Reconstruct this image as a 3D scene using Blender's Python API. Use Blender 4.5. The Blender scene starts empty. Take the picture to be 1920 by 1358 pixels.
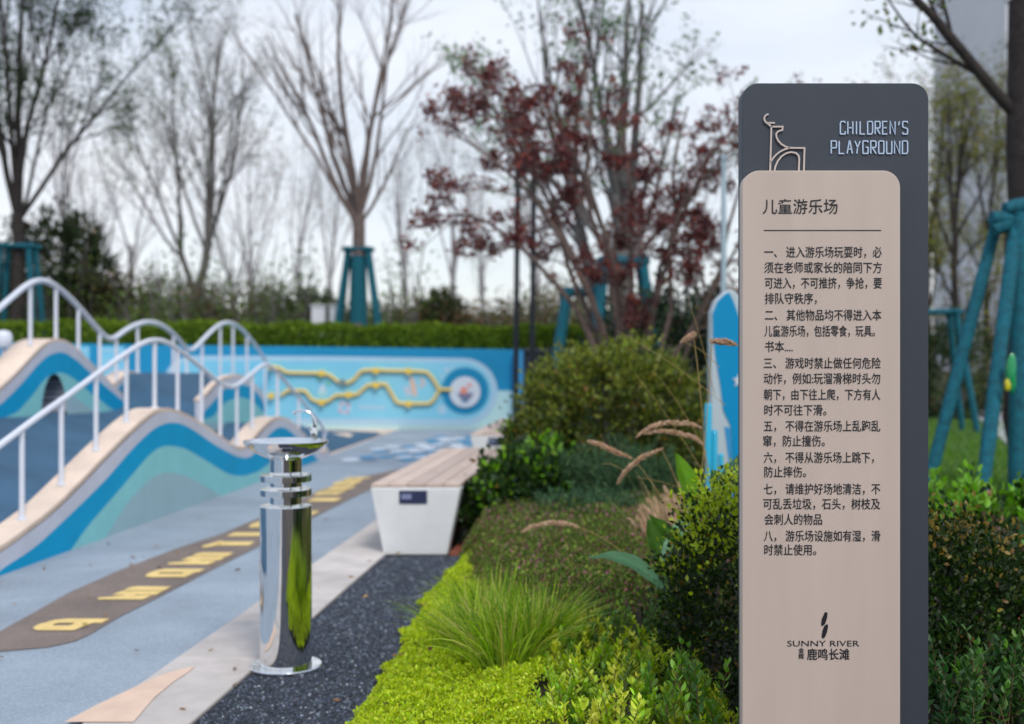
import bpy, bmesh, math, random
import numpy as np
from mathutils import Vector
R = math.radians
C = bpy.context.scene.collection
scene = bpy.context.scene

# ------------------------------------------------------------------ camera
F = 2200.0                      # focal length in photo pixels (photo is 1920 wide)
HZ = 664.0                      # horizon row in the photo
H = 1.30                        # eye height
cam_d = bpy.data.cameras.new('camera')
cam = bpy.data.objects.new('camera', cam_d); C.objects.link(cam)
cam.location = (0, 0, H); cam.rotation_euler = (R(90), 0, 0)
cam_d.sensor_width = 36; cam_d.lens = F*36/1920
cam_d.shift_y = -(679-HZ)/1920
cam_d.clip_start = 0.05; cam_d.clip_end = 900
cam_d.dof.use_dof = True; cam_d.dof.focus_distance = 3.1; cam_d.dof.aperture_fstop = 2.3
cam_d.dof.aperture_blades = 0
scene.camera = cam

# ------------------------------------------------------------------ world and sun (bright overcast)
SUN_EL, SUN_AZ = 50, 158        # azimuth measured clockwise from +Y (behind camera, to the right)
w = bpy.data.worlds.new('World'); scene.world = w; w.use_nodes = True
nt = w.node_tree; nt.nodes.clear()
def N(t, **k):
    n = nt.nodes.new(t)
    for a, b in k.items(): setattr(n, a, b)
    return n
sky = N('ShaderNodeTexSky'); sky.sky_type = 'NISHITA'; sky.sun_disc = False
sky.sun_elevation = R(SUN_EL); sky.sun_rotation = R(SUN_AZ)
tc = N('ShaderNodeTexCoord'); sep = N('ShaderNodeSeparateXYZ')
nz = N('ShaderNodeTexNoise'); nz.inputs['Scale'].default_value = 2.2; nz.inputs['Detail'].default_value = 5
nz.inputs['Roughness'].default_value = .5
mp = N('ShaderNodeMapping'); mp.inputs['Scale'].default_value = (1, 1, 2.6)
cr = N('ShaderNodeMapRange'); cr.inputs[1].default_value = .38; cr.inputs[2].default_value = .62
cr.inputs[3].default_value = .62; cr.inputs[4].default_value = 1.0
el = N('ShaderNodeMapRange'); el.inputs[1].default_value = 0.0; el.inputs[2].default_value = .6
el.inputs[3].default_value = 0.0; el.inputs[4].default_value = 1.0
cl = N('ShaderNodeMix', data_type='RGBA'); cl.inputs[6].default_value = (7.7, 7.85, 8.1, 1); cl.inputs[7].default_value = (5.6, 6.4, 7.8, 1)
mx = N('ShaderNodeMix', data_type='RGBA')
bg = N('ShaderNodeBackground'); bg.inputs[1].default_value = 0.10
out = N('ShaderNodeOutputWorld'); L = nt.links.new
L(tc.outputs['Generated'], sep.inputs[0]); L(tc.outputs['Generated'], mp.inputs[0]); L(mp.outputs[0], nz.inputs[0])
L(nz.outputs[0], cr.inputs[0]); L(sep.outputs[2], el.inputs[0]); L(el.outputs[0], cl.inputs[0])
L(cr.outputs[0], mx.inputs[0]); L(sky.outputs[0], mx.inputs[6]); L(cl.outputs[2], mx.inputs[7])
L(mx.outputs[2], bg.inputs[0]); L(bg.outputs[0], out.inputs[0])
sl = bpy.data.lights.new('sun', 'SUN'); so = bpy.data.objects.new('sun', sl); C.objects.link(so)
sl.energy = 1.5; sl.angle = R(14); sl.color = (1, .95, .88)
so.rotation_euler = (R(90-SUN_EL), 0, R(180-SUN_AZ)); so.location = (-6, -8, 12)
scene.view_settings.view_transform = 'Standard'; scene.view_settings.look = 'None'
scene.view_settings.gamma = 1; scene.view_settings.exposure = 0.42
scene.view_settings.use_curve_mapping = False
scene.cycles.use_denoising = True
scene.cycles.max_bounces = 8; scene.cycles.transparent_max_bounces = 8
scene.cycles.caustics_reflective = False; scene.cycles.caustics_refractive = False
scene.cycles.sample_clamp_indirect = 6

# ------------------------------------------------------------------ helpers
def s2l(c):
    c = c/255.0
    return c/12.92 if c <= .04045 else ((c+.055)/1.055)**2.4
def rgb(r, g, b, k=1.0): return (s2l(r)*k, s2l(g)*k, s2l(b)*k)
def G(px, py, z=0.0):
    Y = (H-z)*F/(py-HZ); return ((px-960)/F*Y, Y)
def P(px, py, Y): return ((px-960)/F*Y, Y, H-(py-HZ)/F*Y)

MATS = {}
def mat(name, col, rough=.6, metal=0.0, var=.0, scale=8.0, bump=0.0, bscale=60.0, col2=None, coat=0.0, spec=.5, detail=4, speck=0.0, piece=0.0):
    if name in MATS: return MATS[name]
    m = bpy.data.materials.new(name); m.use_nodes = True; t = m.node_tree; b = t.nodes['Principled BSDF']
    b.inputs['Base Color'].default_value = (*col, 1); b.inputs['Roughness'].default_value = rough
    b.inputs['Metallic'].default_value = metal; b.inputs['Specular IOR Level'].default_value = spec
    b.inputs['Coat Weight'].default_value = coat
    tc = t.nodes.new('ShaderNodeTexCoord')
    if var > 0 or col2:
        n = t.nodes.new('ShaderNodeTexNoise'); n.inputs['Scale'].default_value = scale; n.inputs['Detail'].default_value = detail
        n.inputs['Roughness'].default_value = .62
        mr = t.nodes.new('ShaderNodeMapRange'); mr.inputs[1].default_value = .32; mr.inputs[2].default_value = .68
        mxx = t.nodes.new('ShaderNodeMix'); mxx.data_type = 'RGBA'
        c2 = col2 or tuple(c*(1-var) for c in col); c1 = col if col2 else tuple(min(1, c*(1+var*.6)) for c in col)
        mxx.inputs[6].default_value = (*c1, 1); mxx.inputs[7].default_value = (*c2, 1)
        t.links.new(tc.outputs['Object'], n.inputs[0]); t.links.new(n.outputs[0], mr.inputs[0])
        t.links.new(mr.outputs[0], mxx.inputs[0]); t.links.new(mxx.outputs[2], b.inputs['Base Color'])
        if speck > 0:                           # coloured rubber granules
            vo = t.nodes.new('ShaderNodeTexVoronoi'); vo.inputs['Scale'].default_value = 210
            sp_ = t.nodes.new('ShaderNodeSeparateColor'); m2 = t.nodes.new('ShaderNodeMapRange'); m2.inputs[3].default_value = 1-speck; m2.inputs[4].default_value = 1+speck
            mu = t.nodes.new('ShaderNodeVectorMath'); mu.operation = 'SCALE'
            t.links.new(tc.outputs['Object'], vo.inputs['Vector']); t.links.new(vo.outputs['Color'], sp_.inputs[0]); t.links.new(sp_.outputs[0], m2.inputs[0])
            t.links.new(mxx.outputs[2], mu.inputs[0]); t.links.new(m2.outputs[0], mu.inputs['Scale']); t.links.new(mu.outputs[0], b.inputs['Base Color'])
    if piece > 0:                               # each separate board or stone has its own tone
        oi = t.nodes.new('ShaderNodeObjectInfo'); m3 = t.nodes.new('ShaderNodeMapRange'); m3.inputs[3].default_value = 1-piece; m3.inputs[4].default_value = 1+piece*.4
        mu2 = t.nodes.new('ShaderNodeVectorMath'); mu2.operation = 'SCALE'; src = b.inputs['Base Color'].links[0].from_socket
        t.links.new(src, mu2.inputs[0]); t.links.new(oi.outputs['Random'], m3.inputs[0]); t.links.new(m3.outputs[0], mu2.inputs['Scale']); t.links.new(mu2.outputs[0], b.inputs['Base Color'])
    if bump > 0:
        n2 = t.nodes.new('ShaderNodeTexNoise'); n2.inputs['Scale'].default_value = bscale; n2.inputs['Detail'].default_value = 3
        bp = t.nodes.new('ShaderNodeBump'); bp.inputs['Strength'].default_value = bump; bp.inputs['Distance'].default_value = .01
        t.links.new(tc.outputs['Object'], n2.inputs[0]); t.links.new(n2.outputs[0], bp.inputs['Height']); t.links.new(bp.outputs[0], b.inputs['Normal'])
    MATS[name] = m; return m

def leafmat(name, trans=.35, rough=.45, spec=.4):
    if name in MATS: return MATS[name]
    m = bpy.data.materials.new(name); m.use_nodes = True; t = m.node_tree; b = t.nodes['Principled BSDF']
    o = t.nodes['Material Output']
    a = t.nodes.new('ShaderNodeAttribute'); a.attribute_name = 'leaf_colour'
    b.inputs['Roughness'].default_value = rough; b.inputs['Specular IOR Level'].default_value = spec
    tr = t.nodes.new('ShaderNodeBsdfTranslucent'); ms = t.nodes.new('ShaderNodeMixShader'); ms.inputs[0].default_value = trans
    hs = t.nodes.new('ShaderNodeHueSaturation'); hs.inputs['Value'].default_value = 1.35; hs.inputs['Saturation'].default_value = 1.1
    t.links.new(a.outputs['Color'], b.inputs['Base Color']); t.links.new(a.outputs['Color'], hs.inputs['Color'])
    t.links.new(hs.outputs[0], tr.inputs[0]); t.links.new(b.outputs[0], ms.inputs[1]); t.links.new(tr.outputs[0], ms.inputs[2])
    t.links.new(ms.outputs[0], o.inputs[0]); MATS[name] = m; return m

ORG = {}
def link(o, parent):
    C.objects.link(o)
    if parent is not None: o.parent = parent; ORG[o.name] = ORG[parent.name]
    else: ORG[o.name] = np.zeros(3)
    return o
def tag(o, label=None, cat=None, group=None, kind=None):
    if label: o['label'] = label
    if cat: o['category'] = cat
    if group: o['group'] = group
    if kind: o['kind'] = kind
    return o
def thing(name, label, cat, loc, group=None):
    o = bpy.data.objects.new(name, None); C.objects.link(o); o.location = loc; o.empty_display_size = .1
    ORG[o.name] = np.array(loc, float); return tag(o, label, cat, group)
def rawmesh(name, V, faces, smooth=False):
    """faces: list of sequences, or a (n,k) int array"""
    me = bpy.data.meshes.new(name); V = np.asarray(V, dtype=np.float32)
    if isinstance(faces, np.ndarray):
        n, k = faces.shape
        me.vertices.add(len(V)); me.vertices.foreach_set('co', V.ravel())
        me.loops.add(n*k); me.loops.foreach_set('vertex_index', faces.astype(np.int32).ravel())
        me.polygons.add(n); me.polygons.foreach_set('loop_start', np.arange(0, n*k, k, dtype=np.int32))
        me.polygons.foreach_set('loop_total', np.full(n, k, dtype=np.int32))
        me.update(calc_edges=True)
    else:
        me.from_pydata([tuple(map(float, v)) for v in V], [], [tuple(f) for f in faces]); me.update()
    if smooth: me.shade_smooth()
    return me
def part(name, V, faces, m, parent=None, smooth=False, mi=None, kind=None, label=None, cols=None):
    o0 = ORG[parent.name] if parent is not None else np.zeros(3)
    V = np.asarray(V, dtype=float).reshape(-1, 3) - o0
    me = rawmesh(name, V, faces, smooth)
    for x in (m if isinstance(m, (list, tuple)) else [m]): me.materials.append(x)
    if mi is not None: me.polygons.foreach_set('material_index', np.asarray(mi, dtype=np.int32))
    if cols is not None:
        at = me.color_attributes.new('leaf_colour', 'FLOAT_COLOR', 'POINT')
        at.data.foreach_set('color', np.concatenate([cols, np.ones((len(cols), 1))], 1).astype(np.float32).ravel())
    o = bpy.data.objects.new(name, me); link(o, parent)
    if kind: o['kind'] = kind
    if label: o['label'] = label
    return o

class MB:
    def __init__(s): s.v = []; s.f = []; s.m = []
    def add(s, V, Fc, m=0):
        b = len(s.v); s.v.extend([tuple(x) for x in V]); s.f.extend([tuple(i+b for i in f) for f in Fc]); s.m.extend([m]*len(Fc)); return s
    def box(s, x0, x1, y0, y1, z0, z1, m=0):
        V = [(x0,y0,z0),(x1,y0,z0),(x1,y1,z0),(x0,y1,z0),(x0,y0,z1),(x1,y0,z1),(x1,y1,z1),(x0,y1,z1)]
        return s.add(V, [(0,3,2,1),(4,5,6,7),(0,1,5,4),(1,2,6,5),(2,3,7,6),(3,0,4,7)], m)
    def hull(s, A, B, m=0):   # two rings of equal length -> closed prism
        n = len(A); V = list(A)+list(B)
        Fc = [tuple(range(n))[::-1], tuple(range(n, 2*n))]+[(i, (i+1) % n, n+(i+1) % n, n+i) for i in range(n)]
        return s.add(V, Fc, m)
    def tube(s, pts, r, sides=8, m=0, caps=True):
        pts = np.array(pts, float); n = len(pts); rr = np.full(n, r) if np.isscalar(r) else np.array(r)
        T = np.gradient(pts, axis=0); T /= np.linalg.norm(T, axis=1)[:, None]+1e-9
        ref = np.array([0, 0, 1.0]) if abs(T[0][2]) < .9 else np.array([1.0, 0, 0])
        V = []; u = np.cross(T[0], ref); u /= np.linalg.norm(u)
        for i in range(n):
            u = u-T[i]*np.dot(u, T[i]); u /= np.linalg.norm(u)+1e-9; v = np.cross(T[i], u)
            for k in range(sides):
                a = 2*math.pi*k/sides; V.append(pts[i]+rr[i]*(math.cos(a)*u+math.sin(a)*v))
        Fc = [(i*sides+k, i*sides+(k+1) % sides, (i+1)*sides+(k+1) % sides, (i+1)*sides+k) for i in range(n-1) for k in range(sides)]
        if caps: Fc += [tuple(range(sides))[::-1], tuple(range((n-1)*sides, n*sides))]
        return s.add(V, Fc, m)
    def lathe(s, prof, c, sides=48, m=0):
        V = []; n = len(prof)
        for r, z in prof:
            for k in range(sides):
                a = 2*math.pi*k/sides; V.append((c[0]+r*math.cos(a), c[1]+r*math.sin(a), c[2]+z))
        Fc = [(i*sides+k, i*sides+(k+1) % sides, (i+1)*sides+(k+1) % sides, (i+1)*sides+k) for i in range(n-1) for k in range(sides)]
        return s.add(V, Fc, m)
    def build(s, name, m, parent=None, smooth=False, kind=None, label=None):
        o = part(name, s.v, s.f, m, parent, smooth, s.m if isinstance(m, (list, tuple)) else None, kind, label)
        return o
def smooth_angle(o, deg=35):
    me = o.data; me.shade_smooth()
    try: me.set_sharp_from_angle(angle=R(deg))
    except Exception: pass
    return o
def bevel(o, wdt=.004, seg=2):
    b = o.modifiers.new('bevel', 'BEVEL'); b.width = wdt; b.segments = seg; b.limit_method = 'ANGLE'; b.angle_limit = R(35); return o

def tubes(Pn, Rn, sides):
    """batch of polylines: Pn (M,n,3), Rn (M,n)"""
    M_, n, _ = Pn.shape
    T = np.gradient(Pn, axis=1); T /= np.linalg.norm(T, axis=2, keepdims=True)+1e-9
    ref = np.zeros((M_, 1, 3)); ref[..., 0] = .31; ref[..., 1] = .9; ref[..., 2] = .12
    u = np.cross(T, np.broadcast_to(ref, T.shape)); u /= np.linalg.norm(u, axis=2, keepdims=True)+1e-9; v = np.cross(T, u)
    a = np.arange(sides)*2*math.pi/sides
    V = Pn[:, :, None, :]+Rn[:, :, None, None]*(np.cos(a)[None, None, :, None]*u[:, :, None, :]+np.sin(a)[None, None, :, None]*v[:, :, None, :])
    idx = np.arange(M_*n*sides).reshape(M_, n, sides); nx = np.roll(idx, -1, axis=2)
    Fc = np.stack([idx[:, :-1], nx[:, :-1], nx[:, 1:], idx[:, 1:]], -1).reshape(-1, 4)
    return V.reshape(-1, 3), Fc
def join(parts):
    V = []; Fs = []; b = 0
    for v, f in parts:
        V.append(v); Fs.append(f+b); b += len(v)
    return np.concatenate(V), np.concatenate(Fs)

def leafgeo(pos, axis, size, aspect=.45, fold=.25, shape='rhomb', rng=None, roll_up=0.0):
    n = len(pos); rng = rng or np.random.default_rng(1)
    a = axis/(np.linalg.norm(axis, axis=1, keepdims=True)+1e-9)
    rnd = rng.normal(size=(n, 3))
    if roll_up: rnd = rnd*(1-roll_up)+np.cross(a, np.array([0, 0, 1.0]))*roll_up*np.sign(rng.random((n, 1))-.5)
    b = rnd-a*np.sum(rnd*a, 1, keepdims=True); b /= np.linalg.norm(b, axis=1, keepdims=True)+1e-9
    c = np.cross(a, b); s = size[:, None]; w_ = aspect*s*.5
    if shape == 'rhomb':
        V = np.stack([pos, pos+a*s*.45+b*w_+c*w_*fold, pos+a*s, pos+a*s*.45-b*w_+c*w_*fold], 1)
        k = 4; Fc = np.arange(n*4).reshape(n, 4)
    elif shape == 'oval':
        V = np.stack([pos, pos+a*s*.28+b*w_*.85+c*w_*fold, pos+a*s*.66+b*w_*.9+c*w_*fold, pos+a*s-c*s*.06,
                      pos+a*s*.66-b*w_*.9+c*w_*fold, pos+a*s*.28-b*w_*.85+c*w_*fold], 1); k = 6
        base = np.arange(n)[:, None]*6
        Fc = np.concatenate([base+np.array([0, 1, 2, 3]), base+np.array([0, 3, 4, 5])], 0)
    elif shape == 'star':
        k = 10; ang = np.array([180, 150, 112, 92, 62, 30, 0, -30, -62, -92])  # not used as-is
        th = np.radians([180, 125, 95, 62, 48, 22, 0, -22, -48, -62]); rr = np.array([.05, .42, .75, .30, .85, .34, 1.0, .34, .85, .30])
        V = np.stack([pos+s*(a*(r*math.cos(t))+b*(r*math.sin(t)))+c*s*.12*r for t, r in zip(th, rr)], 1)
        Fc = np.arange(n*k).reshape(n, k)
    return V.reshape(-1, 3), Fc, k
def palette(rng, n, pal, jit=.22):
    cs = np.array([p[0] for p in pal]); wt = np.array([p[1] for p in pal], float); wt /= wt.sum()
    c = cs[rng.choice(len(cs), n, p=wt)]
    return np.clip(c*(1+rng.normal(0, jit, (n, 1)))*(1+rng.normal(0, .06, (n, 3))), .004, .95)
def leafobj(name, pos, axis, size, pal, parent, m, shape='rhomb', aspect=.45, fold=.25, rng=None, cols=None, jit=.22, roll_up=0.0, label=None):
    c = cols if cols is not None else palette(rng, len(pos), pal, jit)
    V, Fc, k = leafgeo(pos, axis, size, aspect, fold, shape, rng, roll_up)
    return part(name, V, Fc, m, parent, cols=np.repeat(c, k, 0), kind='stuff', label=label)

LM = leafmat('leaf'); LMM = leafmat('leaf_matt', .3, .7, .2); LMD = leafmat('leaf_dense', .18, .5, .3); LGR = leafmat('grass_leaf', .4, .5, .3)
bark_d = mat('bark_dark', (.034, .026, .024), .9, var=.5, scale=14, bump=.7, bscale=40)
bark_g = mat('bark_grey', (.16, .145, .14), .9, var=.45, scale=12, bump=.6, bscale=40)
bark_haze = mat('bark_pale_haze', (.36, .34, .36), .9, var=.35, scale=9)  # bark colour lightened to imitate distance haze on the far trees
teal = mat('teal_wrap', rgb(0, 100, 118, .85), .85, var=.4, scale=18, bump=.8, bscale=30)
soil_m = mat('soil', (.06, .045, .035), .95, var=.5, scale=6, bump=1, bscale=30)
white_p = mat('white_paint', (.72, .74, .80), .35, var=.06, scale=3)

# ------------------------------------------------------------------ ground and surfaces
def sheet(name, pts, z, m, parent=None, kind='structure', thick=0.0):
    V = [(x, y, z) for x, y in pts]; n = len(V)
    if thick:
        V += [(x, y, z-thick) for x, y in pts]; Fc = [tuple(range(n))]+[(i, n+i, n+(i+1) % n, (i+1) % n) for i in range(n)]
    else: Fc = [tuple(range(n))]
    # make it face up
    area = sum(pts[i][0]*pts[(i+1) % n][1]-pts[(i+1) % n][0]*pts[i][1] for i in range(n))
    if area < 0: Fc = [f[::-1] for f in Fc]
    o = part(name, V, Fc, m, parent)
    if kind and parent is None: o['kind'] = kind
    return o
AX = .088                       # everything in the playground runs along (AX, 1)
def ln(a, Y): return a+AX*Y
ground_m = mat('ground_earth', (.10, .085, .06), .95, col2=(.05, .075, .025), scale=.8, bump=.6, bscale=20)
sheet('ground', [(-350, -350), (350, -350), (350, 450), (-350, 450)], -.02, ground_m)
rubber_m = mat('rubber_grey_blue', rgb(156, 168, 180), .9, var=.20, scale=1.1, bump=.5, bscale=260, detail=12, speck=.22)
curbL, curbR = -1.86, -1.485     # X at Y=0 of the curb's two edges
sheet('playground_floor', [(-16, -7), (ln(curbL, -7), -7), (ln(curbL, 20.2), 20.2), (-16, 20.2)], 0, rubber_m)
far_m = rubber_m
sheet('playground_floor_far', [(ln(curbL, 14), 14), (2.6, 14), (2.6, 20.2), (ln(curbL, 20.2), 20.2)], 0.0, far_m) if False else None
curb_m = mat('curb_stone', rgb(205, 196, 190), .8, var=.2, scale=3, detail=10, bump=.25, bscale=90, piece=.14)
curb = thing('curb', 'long pale stone curb between the blue rubber floor and the dark gravel', 'curb', (ln(curbL, 8), 8, 0))
curb['kind'] = 'structure'; del curb['category']
y = -4.0
rngc = random.Random(3)
while y < 12:
    y2 = y+.988
    V = [(ln(curbL, y)+.0, y, .012), (ln(curbR, y), y, .012), (ln(curbR, y2), y2, .012), (ln(curbL, y2), y2, .012)]
    mb = MB(); mb.hull([(a, b, -.05) for a, b, c in V], [(a, b, .012+rngc.uniform(-.001, .002)) for a, b, c in V]); bevel(mb.build('curb_stone', curb_m, curb), .004, 1); y += 1.0

# dark runway strip with yellow glyphs
path_m = mat('rubber_brown', rgb(128, 114, 106), .9, var=.22, scale=2.0, bump=.4, bscale=260, detail=10, speck=.25)
pl, pr = [], []
for (x, y_) in [(0, 1185), (60, 1152), (130, 1112), (230, 1068), (330, 1030), (420, 1000), (500, 966), (600, 920), (680, 895), (760, 878)]: pl.append(G(x, y_))
for (x, y_) in [(760, 893), (680, 925), (600, 965), (480, 1028), (400, 1068), (300, 1120), (220, 1160), (170, 1190), (140, 1204), (90, 1215), (0, 1223), (-120, 1224), (-200, 1215), (-200, 1190), (-100, 1195)]: pr.append(G(x, y_))
runway = sheet('brown_track', pl+pr, .004, path_m)
yel_m = mat('yellow_print', rgb(236, 204, 132), .85, var=.16, scale=4, detail=8, speck=.15)
def glyph(cx0, cy0, cx1, cy1, polys):
    """glyph box in the track's own frame: u across the track (left to right), v along it"""
    (x0, Y0), (x1, Y1) = G(cx0, cy0), G(cx1, cy0); (_, Y2) = G(cx0, cy1)
    mb = MB()
    for poly in polys:
        pts = [(x0+(x1-x0)*u+AX*(Y2-Y0)*v, Y0+(Y2-Y0)*v) for u, v in poly]
        ar = sum(pts[i][0]*pts[(i+1) % len(pts)][1]-pts[(i+1) % len(pts)][0]*pts[i][1] for i in range(len(pts)))
        f = tuple(range(len(pts))); mb.add([(a, b, .008) for a, b in pts], [f if ar > 0 else f[::-1]])
    mb.build('painted_mark', yel_m, runway)
nine = [[(0, .5), (.02, .25), (.1, .08), (.2, 0), (.78, 0), (.82, .4), (.3, .4), (.24, .5)], [(0, .5), (.24, .5), (.3, .62), (1, .62), (1, 1), (.28, 1), (.12, .9)], [(.56, .4), (.82, .4), (.86, .62), (.56, .62)]]
emm = [[(0, .14), (.08, 0), (.92, 0), (.96, .30), (.35, .30), (.25, .22)], [(.15, .34), (1, .34), (1, .64), (.2, .64)], [(.2, .68), (1, .68), (1, .98), (.3, 1), (.2, .9)], [(.4, .30), (.6, .30), (.6, .34), (.4, .34)]]
zero = [[(0, .5), (.04, .2), (.14, 0), (.92, 0), (.94, .42), (.22, .42), (.2, .5)], [(0, .5), (.2, .5), (.22, .58), (1, .58), (1, 1), (.15, 1), (.05, .85)], [(.7, .42), (.94, .42), (.96, .58), (.7, .58)]]
one = [[(0, .2), (.1, .0), (.2, .05), (.3, .3), (1, .3), (1, .85), (.3, .85), (.16, 1)]]
bar = [[(0, .15), (.95, .15), (1, .85), (.03, .85)]]
for a in [(48, 1185, 164, 1163, nine), (176, 1127, 275, 1102, emm), (262, 1085, 354, 1069, zero), (308, 1061, 396, 1038, emm), (372, 1029, 458, 1016, one),
          (420, 1009, 500, 999, bar), (458, 991, 530, 978, zero), (508, 971, 580, 960, emm), (572, 943, 628, 934, bar), (584, 930, 634, 923, zero), (596, 921, 652, 913, emm), (618, 911, 664, 903, zero), (640, 902, 684, 896, nine)]:
    glyph(*a)

sal_m = mat('salmon_rubber', rgb(226, 196, 174), .85, var=.12, scale=5, bump=.3, bscale=200)
sheet('salmon_strip', [G(262, 1291), G(290, 1278), G(315, 1269), G(342, 1261), G(366, 1257), G(352, 1268), G(325, 1286), G(290, 1315), G(250, 1362), G(120, 1362), G(180, 1330)], .0155, sal_m)

# blue and white hexagons on the far floor
hexc = [mat('hex_blue', rgb(50, 140, 184), .8, var=.1), mat('hex_white', rgb(216, 226, 236), .8, var=.1), mat('hex_grey', rgb(96, 124, 150), .8, var=.1)]
hr = random.Random(5); far = bpy.data.objects['playground_floor']
for iy in range(11):
    for ix in range(7):
        x = -1.98+ix*.235+(iy % 2)*.117+AX*(iy*.42); yy = 14.4+iy*.4
        if x > -0.15 or hr.random() < .18 or (ix < 2 and iy > 5): continue
        r = .12
        V = [(x+r*math.cos(R(60*k+30)), yy+r*1.6*math.sin(R(60*k+30)), .004) for k in range(6)]
        part('hexagon_mark', V, [tuple(range(6))], hexc[hr.choice([0, 0, 1, 1, 2])], far)

# dark blue flat end of the mound with its sand border
blue_r = mat('rubber_dark_blue', rgb(62, 98, 126), .9, var=.26, scale=1.3, bump=.5, bscale=220, detail=10, speck=.2)
sand_m = mat('rubber_sand', rgb(228, 206, 188), .85, var=.2, scale=2.2, detail=10, bump=.3, bscale=200)
sheet('sand_border', [G(606, 853), G(622, 853), G(752, 804), G(748, 799), G(560, 797), G(500, 800)], .004, sand_m)
sheet('mound_foot_floor', [G(560, 850), G(613, 846), G(712, 812), G(640, 808), G(520, 806)], .008, blue_r)
sheet('sand_island', [G(622, 820), G(655, 821), G(664, 817), G(650, 813), G(622, 814)], .012, sand_m)

# gravel bed
def bedL(y): return np.interp(y, [-3, 3.3, 4.35, 4.6, 5.1, 6.1, 7.0, 7.6, 13], [-.58, -.56, -.54, -.50, -.49, -.45, -.33, -.30, .10])
def sedR(y): return np.interp(y, [3.3, 4.5, 4.8, 5.1, 5.6, 6.2, 7.0], [.06, .10, .04, -.08, -.16, -.22, -.27])
grav_m = mat('gravel_bed', rgb(76, 82, 94, .8), .9, col2=rgb(48, 52, 60, .7), scale=55, bump=1.2, bscale=110)
sheet('gravel_bed', [(ln(curbR, -3), -3), (ln(curbR, 7.56), 7.56), (-.22, 7.58), (-.22, 7), (-.35, 6.1), (-.38, 4.3), (-.4, -3)], .0, grav_m)
rg = np.random.default_rng(11); n = 26000
gy = rg.uniform(3.9, 7.5, n); gx = ln(curbR, gy)+.01+rg.random(n)*1.3; keep = gx < bedL(gy)+.07+rg.normal(0, .02, n)
gy = gy[keep]; gx = gx[keep]; n = len(gx); s = rg.uniform(.004, .0085, n)
base = np.array([(1, 0, 0), (-.5, .87, 0), (-.5, -.87, 0), (.1, .1, 1.0)])
rot = rg.uniform(0, 6.28, n); V = np.zeros((n, 4, 3))
for k in range(4):
    bx, by, bz = base[k]; jx = bx+rg.normal(0, .25, n); jy = by+rg.normal(0, .25, n)
    V[:, k, 0] = gx+s*(jx*np.cos(rot)-jy*np.sin(rot)); V[:, k, 1] = gy+s*(jx*np.sin(rot)+jy*np.cos(rot)); V[:, k, 2] = .002+s*bz*rg.uniform(.5, 1.1, n)
b = np.arange(n)[:, None]*4
Fc = np.concatenate([b+np.array(t) for t in ((0, 1, 3), (1, 2, 3), (2, 0, 3))])
gc = palette(rg, n, [(rgb(68, 76, 90), 5), (rgb(98, 106, 120), 3), (rgb(40, 45, 54), 3), (rgb(150, 156, 166), .5)], .2)
gm = leafmat('gravel_stone', 0.0, .7, .4)
part('gravel', V.reshape(-1, 3), Fc, gm, kind='stuff', cols=np.repeat(gc, 4, 0), label='loose dark blue grey gravel chips beside the stone curb')['category'] = 'gravel'

# planting bed: gently mounded soil
def bedz(x, y):
    x = np.asarray(x, float); y = np.asarray(y, float)
    edge = -.42+.0*y+np.where(y < 6.9, (6.9-y)*-.05, 0)
    return np.clip((x-edge)*.22, 0, .16)*np.clip((y+1)/4, 0, 1)+.0
xs = np.linspace(-.62, 6.5, 60); ys = np.linspace(-3, 13, 80); XX, YY = np.meshgrid(xs, ys, indexing='ij')
XX = bedL(YY)+.03+(XX+.62)
ZZ = bedz(XX, YY)+.004
V = np.stack([XX, YY, ZZ], -1).reshape(-1, 3); idx = np.arange(60*80).reshape(60, 80)
Fc = np.stack([idx[:-1, :-1], idx[1:, :-1], idx[1:, 1:], idx[:-1, 1:]], -1).reshape(-1, 4)
part('planting_soil', V, Fc, soil_m, smooth=True)['kind'] = 'structure'

# lawn and footpath on the right
lawn_m = mat('lawn', rgb(88, 122, 48, .8), .95, col2=rgb(60, 92, 34, .8), scale=5, bump=1, bscale=120)
sheet('lawn', [(1.9, 7.4), (30, 7.4), (30, 40), (1.9, 40)], .17, lawn_m, thick=.19)
rg = np.random.default_rng(21); n = 60000
ly = 7.8+rg.random(n)**1.3*12; lx = 2.3+rg.random(n)*9*(ly/14)
pos = np.stack([lx, ly, np.full(n, .17)], 1); axd = np.stack([rg.normal(0, .35, n), rg.normal(0, .35, n), np.ones(n)], 1)
o = leafobj('lawn_grass', pos, axd, rg.uniform(.04, .08, n), [(rgb(96, 140, 40), 3), (rgb(70, 110, 34), 3), (rgb(130, 160, 60), 1)], None, LGR, aspect=.14, rng=rg)
tag(o, 'short green lawn grass right of the dark sign board', 'grass')
fp_m = mat('footpath', rgb(176, 176, 180), .9, var=.1, scale=2, bump=.2)
sheet('footpath', [(5.6, 13.0), (8.0, 13.0), (12.5, 26), (10.0, 26)], .20, fp_m, thick=.03)
# raised ground behind the mural wall
rb = MB(); rb.box(-60, 2.9, 20.56, 80, -.1, 1.38); rb.build('raised_ground', ground_m)['kind'] = 'structure'

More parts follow.
